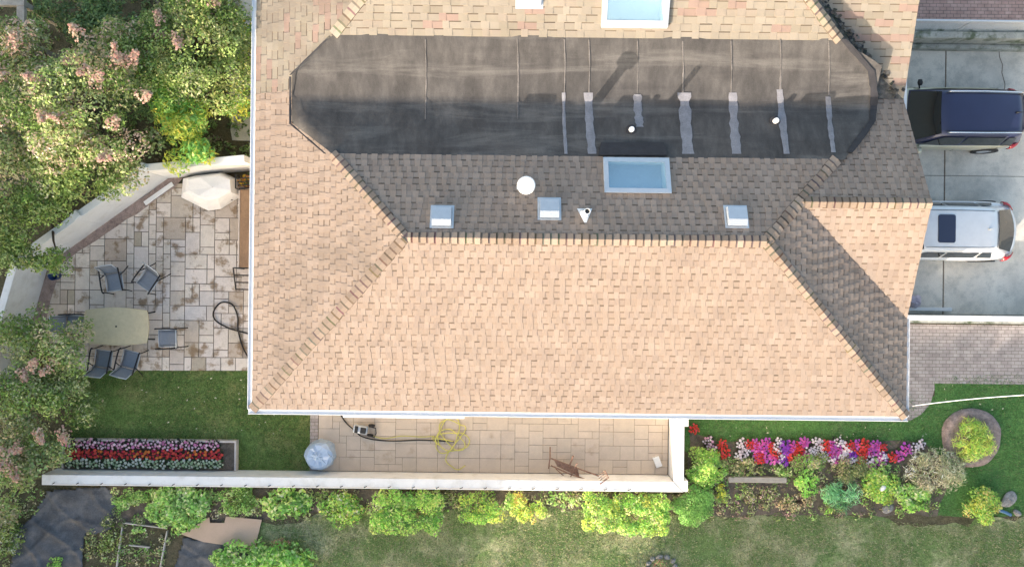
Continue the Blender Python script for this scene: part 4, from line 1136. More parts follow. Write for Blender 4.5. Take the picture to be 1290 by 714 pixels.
# ------------------------------------------------------------------ the house
XW, XE, YS = -7.36, 11.26, -3.66
Z0, YR, ZR = 2.9, 1.16, 4.96
RW, RE = -2.78, 6.57
pS = (ZR - Z0) / (YR - YS); pW = (ZR - Z0) / (RW - XW); pE = (ZR - Z0) / (XE - RE); pN = .417
ZF = 4.0; yF = YR + (ZR - ZF) / pN
PLS = (Z0 - pS * YS, 0, pS); PLN = (ZR + pN * YR, 0, -pN); PLW = (Z0 - pW * XW, pW, 0); PLE = (Z0 + pE * XE, -pE, 0)
xFW = XW + (ZF - Z0) / pW; xFE = XE - (ZF - Z0) / pE
GY, GZ, GH = 2.24, 4.5, 3.12; gp = (GZ - Z0) / GH
PLGS = (GZ - gp * GY, 0, gp); PLGN = (GZ + gp * GY, 0, -gp)
gax = XE - (GZ - Z0) / pE
yN = 6.67; PLNS = (ZF - .417 * yN, 0, .417); PLNG = (Z0 - .417 * 5.36, 0, .417)
zz = lambda pl, x, y: pl[0] + pl[1] * x + pl[2] * y
house = empty('house', (1.9, 1.2, 0), 'large house with tan shingled hip roofs and a dark flat valley between them', 'house')
HO = Vector(house.location)
def hl(p): return (p[0] - HO.x, p[1] - HO.y, p[2] - HO.z)

def shingle_slope(pl, polys, down, exp_, cols, dark, seed, m, base_col, tab=(.28, .42), tooth=.52, label=None, lift=(.008, .026), dash=.042, full_dark=.8):
    """courses of tabs laid on the plane pl, cut to the convex xy polygons; down = horizontal downhill direction"""
    dx, dy = down; ex, ey = -dy, dx
    allp = [p for q_ in polys for p in q_]
    T = lambda p: -(p[0] * dx + p[1] * dy); S = lambda p: p[0] * ex + p[1] * ey
    t0, t1 = min(map(T, allp)), max(map(T, allp)); s0, s1 = min(map(S, allp)), max(map(S, allp))
    W = lambda s, t: (s * ex - t * dx, s * ey - t * dy)
    B = MB(); r_ = random.Random(seed)
    nrow = int((t1 - t0) / exp_) + 1
    for row in range(nrow):
        ta = t0 + row * exp_; tb_ = ta + exp_
        s = s0 - r_.uniform(0, .4)
        while s < s1:
            wt = r_.uniform(*tab); wa_ = wt * tooth * r_.uniform(.8, 1.2)
            c = r_.choice(cols); f = r_.uniform(.95, 1.05); c = tuple(v * f for v in c)
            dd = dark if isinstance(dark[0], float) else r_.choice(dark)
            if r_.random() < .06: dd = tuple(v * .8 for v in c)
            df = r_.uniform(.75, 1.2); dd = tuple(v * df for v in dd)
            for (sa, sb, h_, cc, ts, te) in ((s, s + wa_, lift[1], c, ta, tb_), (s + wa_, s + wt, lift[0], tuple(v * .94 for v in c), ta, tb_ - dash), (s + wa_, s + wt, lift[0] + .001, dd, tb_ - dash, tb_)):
                rect = [W(sa, ts), W(sb, ts), W(sb, te), W(sa, te)]
                for q_ in polys:
                    cl = clip_convex(rect, q_)
                    if len(cl) < 3: continue
                    ar = sum(cl[i][0] * cl[(i + 1) % len(cl)][1] - cl[(i + 1) % len(cl)][0] * cl[i][1] for i in range(len(cl)))
                    if abs(ar) < 2e-4: continue
                    top = [(p[0], p[1], zz(pl, *p) + h_ * (1 - .75 * (T(p) - ta) / exp_) + .004) for p in cl]
                    B.poly([hl(p) for p in top], cc)
                    for i in range(len(cl)):
                        j = (i + 1) % len(cl)
                        ti, tj = T(cl[i]), T(cl[j])
                        if ti > ta + exp_ * .9 and tj > ta + exp_ * .9: continue
                        lo = lambda p: (p[0], p[1], zz(pl, *p) - .002)
                        B.poly([hl(lo(cl[i])), hl(lo(cl[j])), hl(top[j]), hl(top[i])], tuple(v * .85 for v in cc))
            s += wt
    for q_ in polys: B.poly([hl((p[0], p[1], zz(pl, *p))) for p in q_], base_col)
    o = B.build('roof_slope', m, house)
    if label: o['label'] = label
    return o
def ccw(p): 
    a = sum(p[i][0] * p[(i + 1) % len(p)][1] - p[(i + 1) % len(p)][0] * p[i][1] for i in range(len(p)))
    return p if a > 0 else p[::-1]
NEW = [(.332, .262, .210), (.342, .271, .219), (.322, .253, .202), (.336, .267, .217), (.328, .256, .204), (.348, .277, .226), (.314, .247, .201)]
NEWD = [(.205, .154, .118), (.232, .176, .136), (.18, .137, .105), (.255, .196, .152)]
NTH, NTHD = NEW, NEWD
OLD = [(.310, .272, .215), (.32, .28, .225), (.30, .262, .21), (.31, .272, .215), (.315, .268, .215), (.297, .258, .20), (.315, .23, .19), (.325, .286, .23)]
OLDD = [(.10, .078, .06), (.13, .10, .075), (.19, .155, .115)]
EX = .173
shingle_slope(PLS, [ccw([(XW, YS), (XE, YS), (RE, YR), (RW, YR)])], (0, -1), EX, NEW, NEWD, 1, M['shingle'], (.3, .2, .13), (.26, .33))
# north slope with the hole for the skylight
skS = [PP(x, y, PLN) for x, y in ((762, 202), (841, 202), (841, 243), (762, 243))]
sx0, sx1 = min(p.x for p in skS) + .03, max(p.x for p in skS) - .03; sy0, sy1 = min(p.y for p in skS) + .05, max(p.y for p in skS)
Npoly = ccw([(RW, YR), (RE, YR), (xFE, yF), (xFW, yF)])
def halves(poly, x0, x1, y0, y1):
    big = 99
    out = [clip_convex(poly, [(-big, -big), (x0, -big), (x0, big), (-big, big)]), clip_convex(poly, [(x1, -big), (big, -big), (big, big), (x1, big)]),
           clip_convex(poly, [(x0, -big), (x1, -big), (x1, y0), (x0, y0)]), clip_convex(poly, [(x0, y1), (x1, y1), (x1, big), (x0, big)])]
    return [p for p in out if len(p) >= 3]
sy1 = min(sy1, yF - .03)
shingle_slope(PLN, halves(Npoly, sx0, sx1, sy0, sy1), (0, 1), EX, NTH, NTHD, 2, M['shingle'], (.2, .16, .13), (.26, .33))
xm = -6.17
shingle_slope(PLW, [ccw([(XW, YS), (RW, YR), (xFW, yF), (XW, yF)]), ccw([(XW, yF), (xFW, yF), (xm, 4.39), (XW, 4.39)]), ccw([(XW, 4.39), (xm, 4.39), (xm, 5.3), (XW, 5.3)])],
              (-1, 0), EX, NEW, NEWD, 3, M['shingle_smudge'], (.3, .2, .13), (.26, .33))
shingle_slope(PLW, [ccw([(XW, 5.3), (xm, 5.3), (xm, 5.78), (XW, 5.78)]), ccw([(XW, 5.78), (xm, 5.78), (xFW, yN), (XW, yN)]), ccw([(XW, yN), (xFW, yN), (-2.0, 9.79), (XW, 15.2)])],
              (-1, 0), .182, OLD, OLDD, 4, M['shingle_smudge'], (.3, .25, .2), (.46, .56), .45, label='older grey and cream shingle slope with pink tabs', dash=.026)
hipx = RE + (GY - YR) * (xFE - RE) / (yF - YR)
shingle_slope(PLE, [ccw([(RE, YR), (XE, YS), (XE, GY - GH), (gax, GY), (hipx, GY)]), ccw([(hipx, GY), (gax, GY), (xFE, GY + pE / gp * (xFE - gax)), (xFE, yF)])],
              (1, 0), EX, NTH, NTHD, 5, M['shingle_smudge'], (.2, .16, .13), (.26, .33))
shingle_slope(PLGS, [ccw([(gax, GY), (11.25, GY - GH), (11.08, GY)])], (0, -1), EX, NEW, NEWD, 6, M['shingle'], (.3, .2, .13), (.26, .33))
yv_ = GY + pE / gp * (xFE - gax)
shingle_slope(PLGN, [ccw([(gax, GY), (11.08, GY), (11.08, yv_), (xFE, yv_)]), ccw([(xFE, yv_), (11.08, yv_), (11.08, yF), (xFE, yF)]), ccw([(xFE, yF), (11.08, yF), (11.08, 4.7), (10.07, 4.7)]), ccw([(10.07, 4.7), (11.08, 4.7), (11.08, 5.36), (10.1, 5.38)])],
              (0, 1), EX, NTH, NTHD, 7, M['shingle'], (.2, .16, .13), (.26, .33))
# the older north roof
skN = [PP(x, y, PLNS) for x, y in ((763, -40), (838, -40), (838, 33), (763, 33))]
nx0, nx1 = min(p.x for p in skN), max(p.x for p in skN); ny0, ny1 = min(p.y for p in skN), max(p.y for p in skN)
NSpoly = ccw([(xFW, yN), (8.8, yN), (5.7, 9.79), (-2.0, 9.79)])
shingle_slope(PLNS, halves(NSpoly, nx0, nx1, ny0, ny1), (0, -1), .1815, OLD, OLDD, 8, M['shingle'], (.3, .25, .2), (.48, .56), .42, label='older cream shingle slope with scattered pink tabs', dash=.024)
shingle_slope(PLNG, [ccw([(11.08, 5.36), (10.95, 8.6), (7.5, 8.6), (8.3, 7.8), (10.03, 6.15)])], (0, -1), .1815, OLD, OLDD, 9, M['shingle'], (.3, .25, .2), (.48, .56), .42, label='older cream shingle slope with scattered pink tabs', dash=.024)
B = MB()     # the far side of the north roof, never seen from the drone
zr2 = zz(PLNS, 0, 9.79); zg2 = zz(PLNG, 0, 8.6)
B.poly([hl(p) for p in ((-2.0, 9.79, zr2), (5.7, 9.79, zr2), (10.9, 15.2, Z0), (XW, 15.2, Z0))], (.4, .34, .26))
B.poly([hl(p) for p in ((7.5, 8.6, zg2), (10.95, 8.6, zg2), (11.05, 11.9, Z0), (10.9, 15.2, Z0), (5.7, 9.79, zr2))], (.4, .34, .26))
B.build('roof_slope', M['shingle'], house)

# ridge and hip caps
def caps(a, b, plA, plB, cols, seed, wid=.15, step=.20, name='ridge_cap', up=.03):
    """folded caps from a (low) to b (high); plA on the left of travel, plB on the right"""
    a, b = Vector(a), Vector(b); d = b - a; L_ = Vector((d.x, d.y)).length; r_ = random.Random(seed)
    u = Vector((d.x, d.y)).normalized(); nl = Vector((-u.y, u.x))
    n = int(L_ / step); B = MB()
    for k in range(n + 1):
        q0 = a + d * (k * step / L_); q1 = a + d * (min(L_, k * step + step * 1.35) / L_)
        c = r_.choice(cols); f = r_.uniform(.9, 1.1); c = tuple(v * f for v in c)
        ww = wid * r_.uniform(.9, 1.1)
        h0, h1 = up + .045, up + .004
        def rim(q, sgn, pl, h): p = Vector((q.x, q.y)) + nl * ww * sgn; return hl((p.x, p.y, zz(pl, p.x, p.y) + h * .8))
        l0, l1, r0, r1 = rim(q0, 1, plA, h0), rim(q1, 1, plA, h1), rim(q0, -1, plB, h0), rim(q1, -1, plB, h1)
        m0, m1 = hl((q0.x, q0.y, q0.z + h0 - .01)), hl((q1.x, q1.y, q1.z + h1 - .01))
        F_ = lambda p, q, t: tuple(a_ + (b_ - a_) * t for a_, b_ in zip(p, q))
        dk2 = tuple(v * r_.uniform(.42, .6) for v in c)  # dark shadow band tinted into the cap below the next lip
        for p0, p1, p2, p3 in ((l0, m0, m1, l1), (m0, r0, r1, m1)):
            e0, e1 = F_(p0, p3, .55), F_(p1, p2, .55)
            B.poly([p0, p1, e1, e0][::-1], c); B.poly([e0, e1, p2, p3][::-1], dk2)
        dn = lambda p: (p[0], p[1], p[2] - .06)
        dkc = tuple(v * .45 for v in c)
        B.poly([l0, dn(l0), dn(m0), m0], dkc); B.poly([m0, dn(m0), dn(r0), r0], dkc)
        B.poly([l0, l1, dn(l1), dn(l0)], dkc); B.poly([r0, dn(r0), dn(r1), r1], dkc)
    return B.build(name, M['shingle'], house)
CAP = [(.325, .25, .193), (.30, .232, .178), (.34, .265, .207), (.28, .215, .165)]; CAPG = [(.32, .25, .194), (.28, .217, .168), (.34, .267, .21), (.245, .19, .147)]
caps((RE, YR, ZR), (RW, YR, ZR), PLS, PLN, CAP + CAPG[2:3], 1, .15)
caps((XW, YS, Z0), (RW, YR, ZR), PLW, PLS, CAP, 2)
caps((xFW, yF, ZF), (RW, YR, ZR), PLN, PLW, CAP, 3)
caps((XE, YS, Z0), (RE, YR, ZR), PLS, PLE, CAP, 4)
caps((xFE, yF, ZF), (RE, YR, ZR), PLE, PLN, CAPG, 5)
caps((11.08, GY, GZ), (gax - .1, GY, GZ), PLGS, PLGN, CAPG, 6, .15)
OC = [(.40, .335, .25), (.37, .29, .215), (.42, .36, .28), (.33, .27, .20)]
PLNE = (ZF + .417 * 8.8, -.417, 0)
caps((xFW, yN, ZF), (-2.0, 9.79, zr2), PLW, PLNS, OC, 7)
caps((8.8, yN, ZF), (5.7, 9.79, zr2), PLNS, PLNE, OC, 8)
# mossy open valley at the north east
B = MB()
for pq in ([(10.1, 5.38, 2.98), (11.08, 5.36, 2.915), (10.03, 6.15, 3.24)], [(10.03, 6.15, 3.24), (8.3, 7.8, 3.925), (7.6, 7.87, 4.5), (8.8, 6.67, 4.0)], [(8.3, 7.8, 3.925), (7.0, 9.1, 4.46), (6.4, 9.07, 5.0), (7.6, 7.87, 4.5)]):
    B.poly([hl(p) for p in pq])
B.build('valley_flashing', M['valley_moss'], house)
B = MB(); r_ = random.Random(4)     # leaf litter lying in that valley
a, b = Vector((10.9, 5.45, 2.98)), Vector((8.2, 7.85, 3.99))
for k in range(160):
    q = a.lerp(b, r_.random()) + Vector((r_.gauss(0, .08), r_.gauss(0, .08), r_.uniform(.01, .04))); s = r_.uniform(.03, .07); t = r_.uniform(0, 6)
    B.poly([hl(q + Vector((s * math.cos(t + w_), s * math.sin(t + w_), r_.uniform(-.01, .02)))) for w_ in (0, 1.4, 3.1, 4.6)], r_.choice([(.06, .07, .05), (.14, .12, .09), (.22, .2, .17), (.05, .05, .05)]))
o = B.build('leaf_litter', M['leaf'], house); o['kind'] = 'stuff'

# flat valley roof: V trough of membrane
ZC = 3.42
def trough(x, y):
    if y <= 5.07: t = (5.07 - y) / (5.07 - yF); 
    else: t = (y - 5.07) / (yN - 5.07)
    zc = ZC + (.03 if x < -4 else 0) - .30 * max(0, (x - 6.5) / 3.5) ** 1.3
    t = max(0.0, min(1.0, t)); ts = t ** 1.04
    return zc + (ZF - zc) * ts
def mem_x(y):
    if y < 4.39: f = (y - yF) / (4.39 - yF); w0 = xFW + (xm - xFW) * f
    elif y < 5.78: w0 = xm
    else: f = (y - 5.78) / (yN - 5.78); w0 = xm + (xFW - xm) * f
    if y < 4.7: f = (y - yF) / (4.7 - yF); e0 = 8.95 + (10.1 - 8.95) * f
    elif y < 6.12: e0 = 10.1
    else: f = (y - 6.12) / (yN - 6.12); e0 = 10.05 + (8.85 - 10.05) * f
    return w0, e0
B = MB(); rows_ = []
ylist = [yF - .02 + (yN + .06 - yF) * k / 26 for k in range(27)]
for y in ylist:
    yy_ = min(max(y, yF), yN)
    w0, e0 = mem_x(yy_); rr = []
    for k in range(61):
        x = w0 + (e0 - w0) * k / 60; z = trough(x, yy_)
        if k == 0: z = max(z, 0) if False else zz(PLW, w0, yy_) + .015
        elif k == 1: z = max(z, zz(PLW, w0, yy_) - .12) if z < zz(PLW, w0, yy_) else z
        if x > 8.6: z = max(min(z, ZF), min(zz(PLGN, x, yy_), ZF) + .02) if yy_ < 5.07 else max(z, min(zz(PLNG, x, yy_), ZF) + .02 if x > 9 else z)
        rr.append(hl((x, y, z + .02 + .012 * math.sin(x * 2.3 + y) * math.sin(y * 3.1 + x * .7))))
    rows_.append(rr)
B.grid(rows_); flat = B.build('flat_roof', M['membrane'], house, smooth=True)
flat['label'] = 'dark bitumen membrane lining the valley between the roofs'
def mem_pt(px, py):
    z = 3.7
    for _ in range(6): q = P(px, py, z); z = trough(q.x, min(max(q.y, yF), yN))
    return P(px, py, z + .028)
def strip(pts_px, wpx, m, name='seam_strip', h=.006, jag=.25, seed=1):
    r_ = random.Random(seed); B = MB(); rr = []
    n = len(pts_px)
    dense = []
    for i in range(n - 1):
        for k in range(7): t = k / 7; dense.append(tuple(pts_px[i][j] + (pts_px[i + 1][j] - pts_px[i][j]) * t for j in (0, 1)))
    dense.append(pts_px[-1])
    for (x, y) in dense:
        w2 = wpx * .5 * (1 + r_.uniform(-jag, jag)); rr.append([hl(mem_pt(x - w2, y) + Vector((0, 0, h))), hl(mem_pt(x, y) + Vector((0, 0, h + .004))), hl(mem_pt(x + w2, y) + Vector((0, 0, h)))])
    B.grid(rr); return B.build(name, m, house)
for i, (x0, y0, x1, y1, w_) in enumerate(((741, 117, 746, 194, 10), (803, 119, 806, 160, 10), (862, 117, 867, 194, 14), (923, 117, 928, 194, 11), (982, 113, 991, 194, 9), (1043, 122, 1050, 192, 6), (710, 117, 713, 194, 4))):
    strip([(x0, y0), ((x0 + x1) / 2 - 1, (y0 + y1) / 2), (x1, y1)], w_, M['sealant'], seed=i)
for i, (x, y0, y1, w_) in enumerate(((536, 50, 150, 1.6), (652, 50, 150, 2.2), (711, 50, 118, 2.2), (742, 50, 118, 1.6), (803, 52, 118, 1.6), (860, 52, 118, 2.2), (921, 52, 118, 1.6), (983, 50, 113, 2.4), (1044, 52, 120, 1.8))):
    strip([(x, y0), (x + 1, (y0 + y1) / 2), (x, y1)], w_, mat('lap_seam', (.15, .138, .128), .8, .4, 3, 30, .3) if i == 0 else bpy.data.materials['lap_seam'], 'lap_seam', .004, .5, 40 + i)
strip([(757, 176), (798, 176), (838, 176)], 3, M['sealant'], 'seam_strip', .006, .3, 70) if False else None
for k, pts_ in enumerate(([(1062, 50), (1097, 90)], [(1097, 90), (1101, 120), (1099, 152)], [(1099, 152), (1070, 192)], [(366, 97), (366, 156)], [(366, 156), (410, 194)], [(366, 95), (412, 50)])):
    strip(pts_, 9 if k < 3 else 3, M['membrane_dark'], 'edge_flashing', .03, .2, 80 + k)
# cricket behind the skylight
cq = [mem_pt(x, y) for x, y in ((757, 180), (836, 180), (840, 196), (754, 196))]
B = MB(); tp = [v + Vector((0, 0, .05 if i < 2 else .10)) for i, v in enumerate(cq)]
B.poly([hl(v) for v in tp[::-1]])
for i in range(4): j = (i + 1) % 4; B.poly([hl(cq[i]), hl(cq[j]), hl(tp[j]), hl(tp[i])])
B.build('skylight_cricket', M['membrane_dark'], house)
# little drains / pipe collars on the membrane
for px, py in ((795, 164), (976, 153)):
    q = mem_pt(px, py); v = bpy.data.objects.new('roof_drain', None); C.objects.link(v); v.parent = house; v.location = hl(q)
    B = MB(); B.lathe([(.15, 0), (.145, .03), (.11, .035)], 0, 0, 20); B.build('collar', M['membrane_dark'], v)
    B = MB(); B.lathe([(.075, .03), (.075, .16), (.06, .18), (0, .185)], 0, 0, 16); B.build('pipe', M['white_paint'], v)

# skylights
def skylight(x0, x1, y0, y1, pl, curb=.13, fr=.075, depth=.45):
    v = bpy.data.objects.new('skylight', None); C.objects.link(v); v.parent = house
    B = MB(); o_ = [(x0, y0), (x1, y0), (x1, y1), (x0, y1)]; i_ = [(x0 + fr, y0 + fr), (x1 - fr, y0 + fr), (x1 - fr, y1 - fr), (x0 + fr, y1 - fr)]
    e = .05; w_ = [(x0 - e, y0 - e), (x1 + e, y0 - e), (x1 + e, y1 + e), (x0 - e, y1 + e)]
    Z = lambda p, h: hl((p[0], p[1], zz(pl, *p) + h))
    for k in range(4):
        j = (k + 1) % 4
        B.poly([Z(w_[k], -.02), Z(w_[j], -.02), Z(w_[j], curb), Z(w_[k], curb)])
        B.poly([Z(w_[k], curb), Z(w_[j], curb), Z(i_[j], curb + .012), Z(i_[k], curb + .012)])
        B.poly([Z(i_[k], curb + .012), Z(i_[j], curb + .012), Z(i_[j], curb - .03), Z(i_[k], curb - .03)])
    B.build('frame', M['galv'], v)
    B = MB(); B.poly([Z(p, curb - .004) for p in i_]); B.build('pane', M['sky_glass'], v)
    B = MB()
    for k in range(4):
        j = (k + 1) % 4; B.poly([Z(i_[k], curb - .031), Z(i_[k], -depth), Z(i_[j], -depth), Z(i_[j], curb - .031)])
    B.build('light_well', M['well_white'], v)
    B = MB(); B.poly([Z(p, -depth + .003) for p in i_]); B.build('inner_pane', M['well_floor'], v)
skylight(sx0, sx1, sy0, sy1, PLN)
skylight(nx0, nx1, ny0, ny1, PLNS, .16, .09)

# square vents and flues on the shingles
def vent(px, py, w_=.5, d_=.50, hgt=.22, pl=PLN, flip=1):
    q = PP(px, py, pl); v = bpy.data.objects.new('roof_vent', None); C.objects.link(v); v.parent = house; v.location = hl(q)
    s = pl[2]; Z = lambda x, y, h: (x, y, y * s + h)
    B = MB(); a, b = w_ / 2, d_ / 2
    lo = [Z(-a, -b, .06), Z(a, -b, .06), Z(a, b, .06), Z(-a, b, .06)]; md = [Z(-a, -b, hgt * .55), Z(a, -b, hgt * .55)]
    tp = [Z(-a, -b + .17, hgt), Z(a, -b + .17, hgt), Z(a, b, hgt), Z(-a, b, hgt)]
    B.poly([md[0], md[1], tp[1], tp[0]]); B.poly([tp[0], tp[1], tp[2], tp[3]]); B.poly([lo[0], lo[1], md[1], md[0]])
    B.poly([lo[1], lo[2], tp[2], tp[1], md[1]]); B.poly([lo[3], lo[0], md[0], tp[0], tp[3]]); B.poly([lo[2], lo[3], tp[3], tp[2]])
    B.build('hood', M['galv'], v, bevel=.012)
    B = MB(); B.poly([Z(-a - .06, -b - .06, .03), Z(a + .06, -b - .06, .03), Z(a + .06, b + .06, .03), Z(-a - .06, b + .06, .03)])
    n = .16
    for x0, x1 in ((-n, n),):
        B.poly([Z(-n, -n, .03), Z(n, -n, .03), Z(n, -n, .08), Z(-n, -n, .08)])
    B.build('flashing', M['galv'], v)
vent(557, 273); vent(692, 263); vent(927, 273)
vent(667, -6, .62, .55, .2, PLNS)
q = P(663, 233, 5.4); zb = zz(PLN, q.x, q.y)
v = bpy.data.objects.new('flue', None); C.objects.link(v); v.parent = house; v.location = hl((q.x, q.y, zb)); hh = 5.4 - zb
B = MB(); B.lathe([(.27, -.09), (.25, .0), (.12, .06), (.115, hh - .2)], 0, 0, 24); B.build('pipe', M['galv'], v, smooth=True)
B = MB(); B.lathe([(.13, hh - .2), (.225, hh - .18), (.235, hh - .05), (.22, hh - .015), (.21, hh - .012), (0, hh)], 0, 0, 28); B.build('cap', M['white_paint'], v, smooth=True)
q = P(740, 266, 5.45); zb = zz(PLN, q.x, q.y)
v = bpy.data.objects.new('vent_pipe', None); C.objects.link(v); v.parent = house; v.location = hl((q.x, q.y, zb)); hh = 5.45 - zb
B = MB(); B.lathe([(.075, 0), (.075, hh), (.062, hh), (.062, hh - .12)], 0, 0, 20, cap=False); B.build('pipe', M['white_paint'], v, smooth=True)
B = MB(); B.lathe([(.061, hh - .03), (0, hh - .03)], 0, 0, 20, cap=False); B.build('bore', M['rubber'], v)
B = MB(); Zq = lambda x, y, h: (x, y, -.417 * y + h)
B.poly([Zq(-.2, .14, .035), Zq(-.02, -.24, .035), Zq(.04, -.24, .035), Zq(.2, .14, .035)]); B.lathe([(.13, .02), (.1, .12), (.056, .22)], 0, 0, 16, cap=False); B.build('flashing', M['white_paint'], v)

# gutters, fascia, walls
def gutter(a, b, out, w_=.13, m=M['white_metal'], name='gutter'):
    a, b = Vector(a), Vector(b); o = Vector((out[0], out[1], 0)); prof = [(-.02, .015), (-.02, -.11), (w_ * .7, -.11), (w_, -.04), (w_, .02), (w_ - .014, .022), (w_ - .018, -.012), (w_ * .6, -.022), (0, -.018), (0, .012)]
    B = MB(); rr = []
    for (u, z_) in prof + prof[:1]: rr.append([hl(a + o * u + Vector((0, 0, z_))), hl(b + o * u + Vector((0, 0, z_)))])
    B.grid(rr)
    B.poly([r_[0] for r_ in rr[:-1]]); B.poly([r_[1] for r_ in rr[:-1]][::-1])
    return B.build(name, m, house)
gz = Z0 - .025
gutter((XW - .12, YS - .01, gz), (XE + .06, YS - .01, gz), (0, -1))
gutter((XW - .01, YS + .0, gz - .003), (XW - .01, 15.2, gz - .003), (-1, 0))
gutter((XE + .01, YS + .0, gz - .003), (XE + .01, GY - GH, gz - .003), (1, 0), .075)
B = MB()      # comb-like leaf guard on the south gutter
x0, x1 = P(432, 527, 2.85).x, P(585, 527, 2.85).x
B.box((x0 - HO.x, YS - .215 - HO.y, 2.80), (x1 - HO.x, YS - .16 - HO.y, 2.83))
xx = x0
while xx < x1: B.box((xx - HO.x, YS - .213 - HO.y, 2.832), (xx + .09 - HO.x, YS - .17 - HO.y, 2.85)); xx += .14
B.build('leaf_guard', M['white_metal'], house)
def hbox(name, lo, hi, m, bevel=0): B = MB(); B.box(hl(lo), hl(hi)); return B.build(name, m, house, bevel=bevel)
hbox('wall', (XW + .45, YS + .4, -.9), (XE - .5, 15, Z0 - .14), M['stucco'])
hbox('soffit', (XW + .02, YS + .02, Z0 - .13), (XE - .03, 15.15, Z0 - .10), M['white_paint'])
B = MB()       # gable walls at the east
for (ya, yc, yb, zt, xg) in ((GY - GH + .3, GY, GY + GH - .3, GZ - .18, 10.78), (5.6, 8.6, 11.6, zg2 - .15, 10.72)):
    B.poly([hl(p) for p in ((xg, ya, Z0 - .09), (xg, yb, Z0 - .09), (xg, yc, zt))])
B.build('gable_wall', M['stucco'], house)
def rake(a, b):
    a, b = Vector(a), Vector(b); B = MB(); d = Vector((.03, 0, 0)); z_ = Vector((0, 0, .17)); up_ = Vector((0, 0, -.012))
    p = [a + up_, b + up_, b + d + up_, a + d + up_]; pb = [v_ - z_ for v_ in p]
    B.poly([hl(v_) for v_ in p]); B.poly([hl(v_) for v_ in pb[::-1]])
    for i in range(4): j = (i + 1) % 4; B.poly([hl(pb[i]), hl(pb[j]), hl(p[j]), hl(p[i])])
    B.build('rake_board', M['wood_brown'], house)
rake((11.235, GY - GH, Z0), (11.065, GY, GZ)); rake((11.065, GY, GZ), (11.065, 5.36, Z0)); rake((11.065, 5.36, Z0), (10.935, 8.6, zg2))

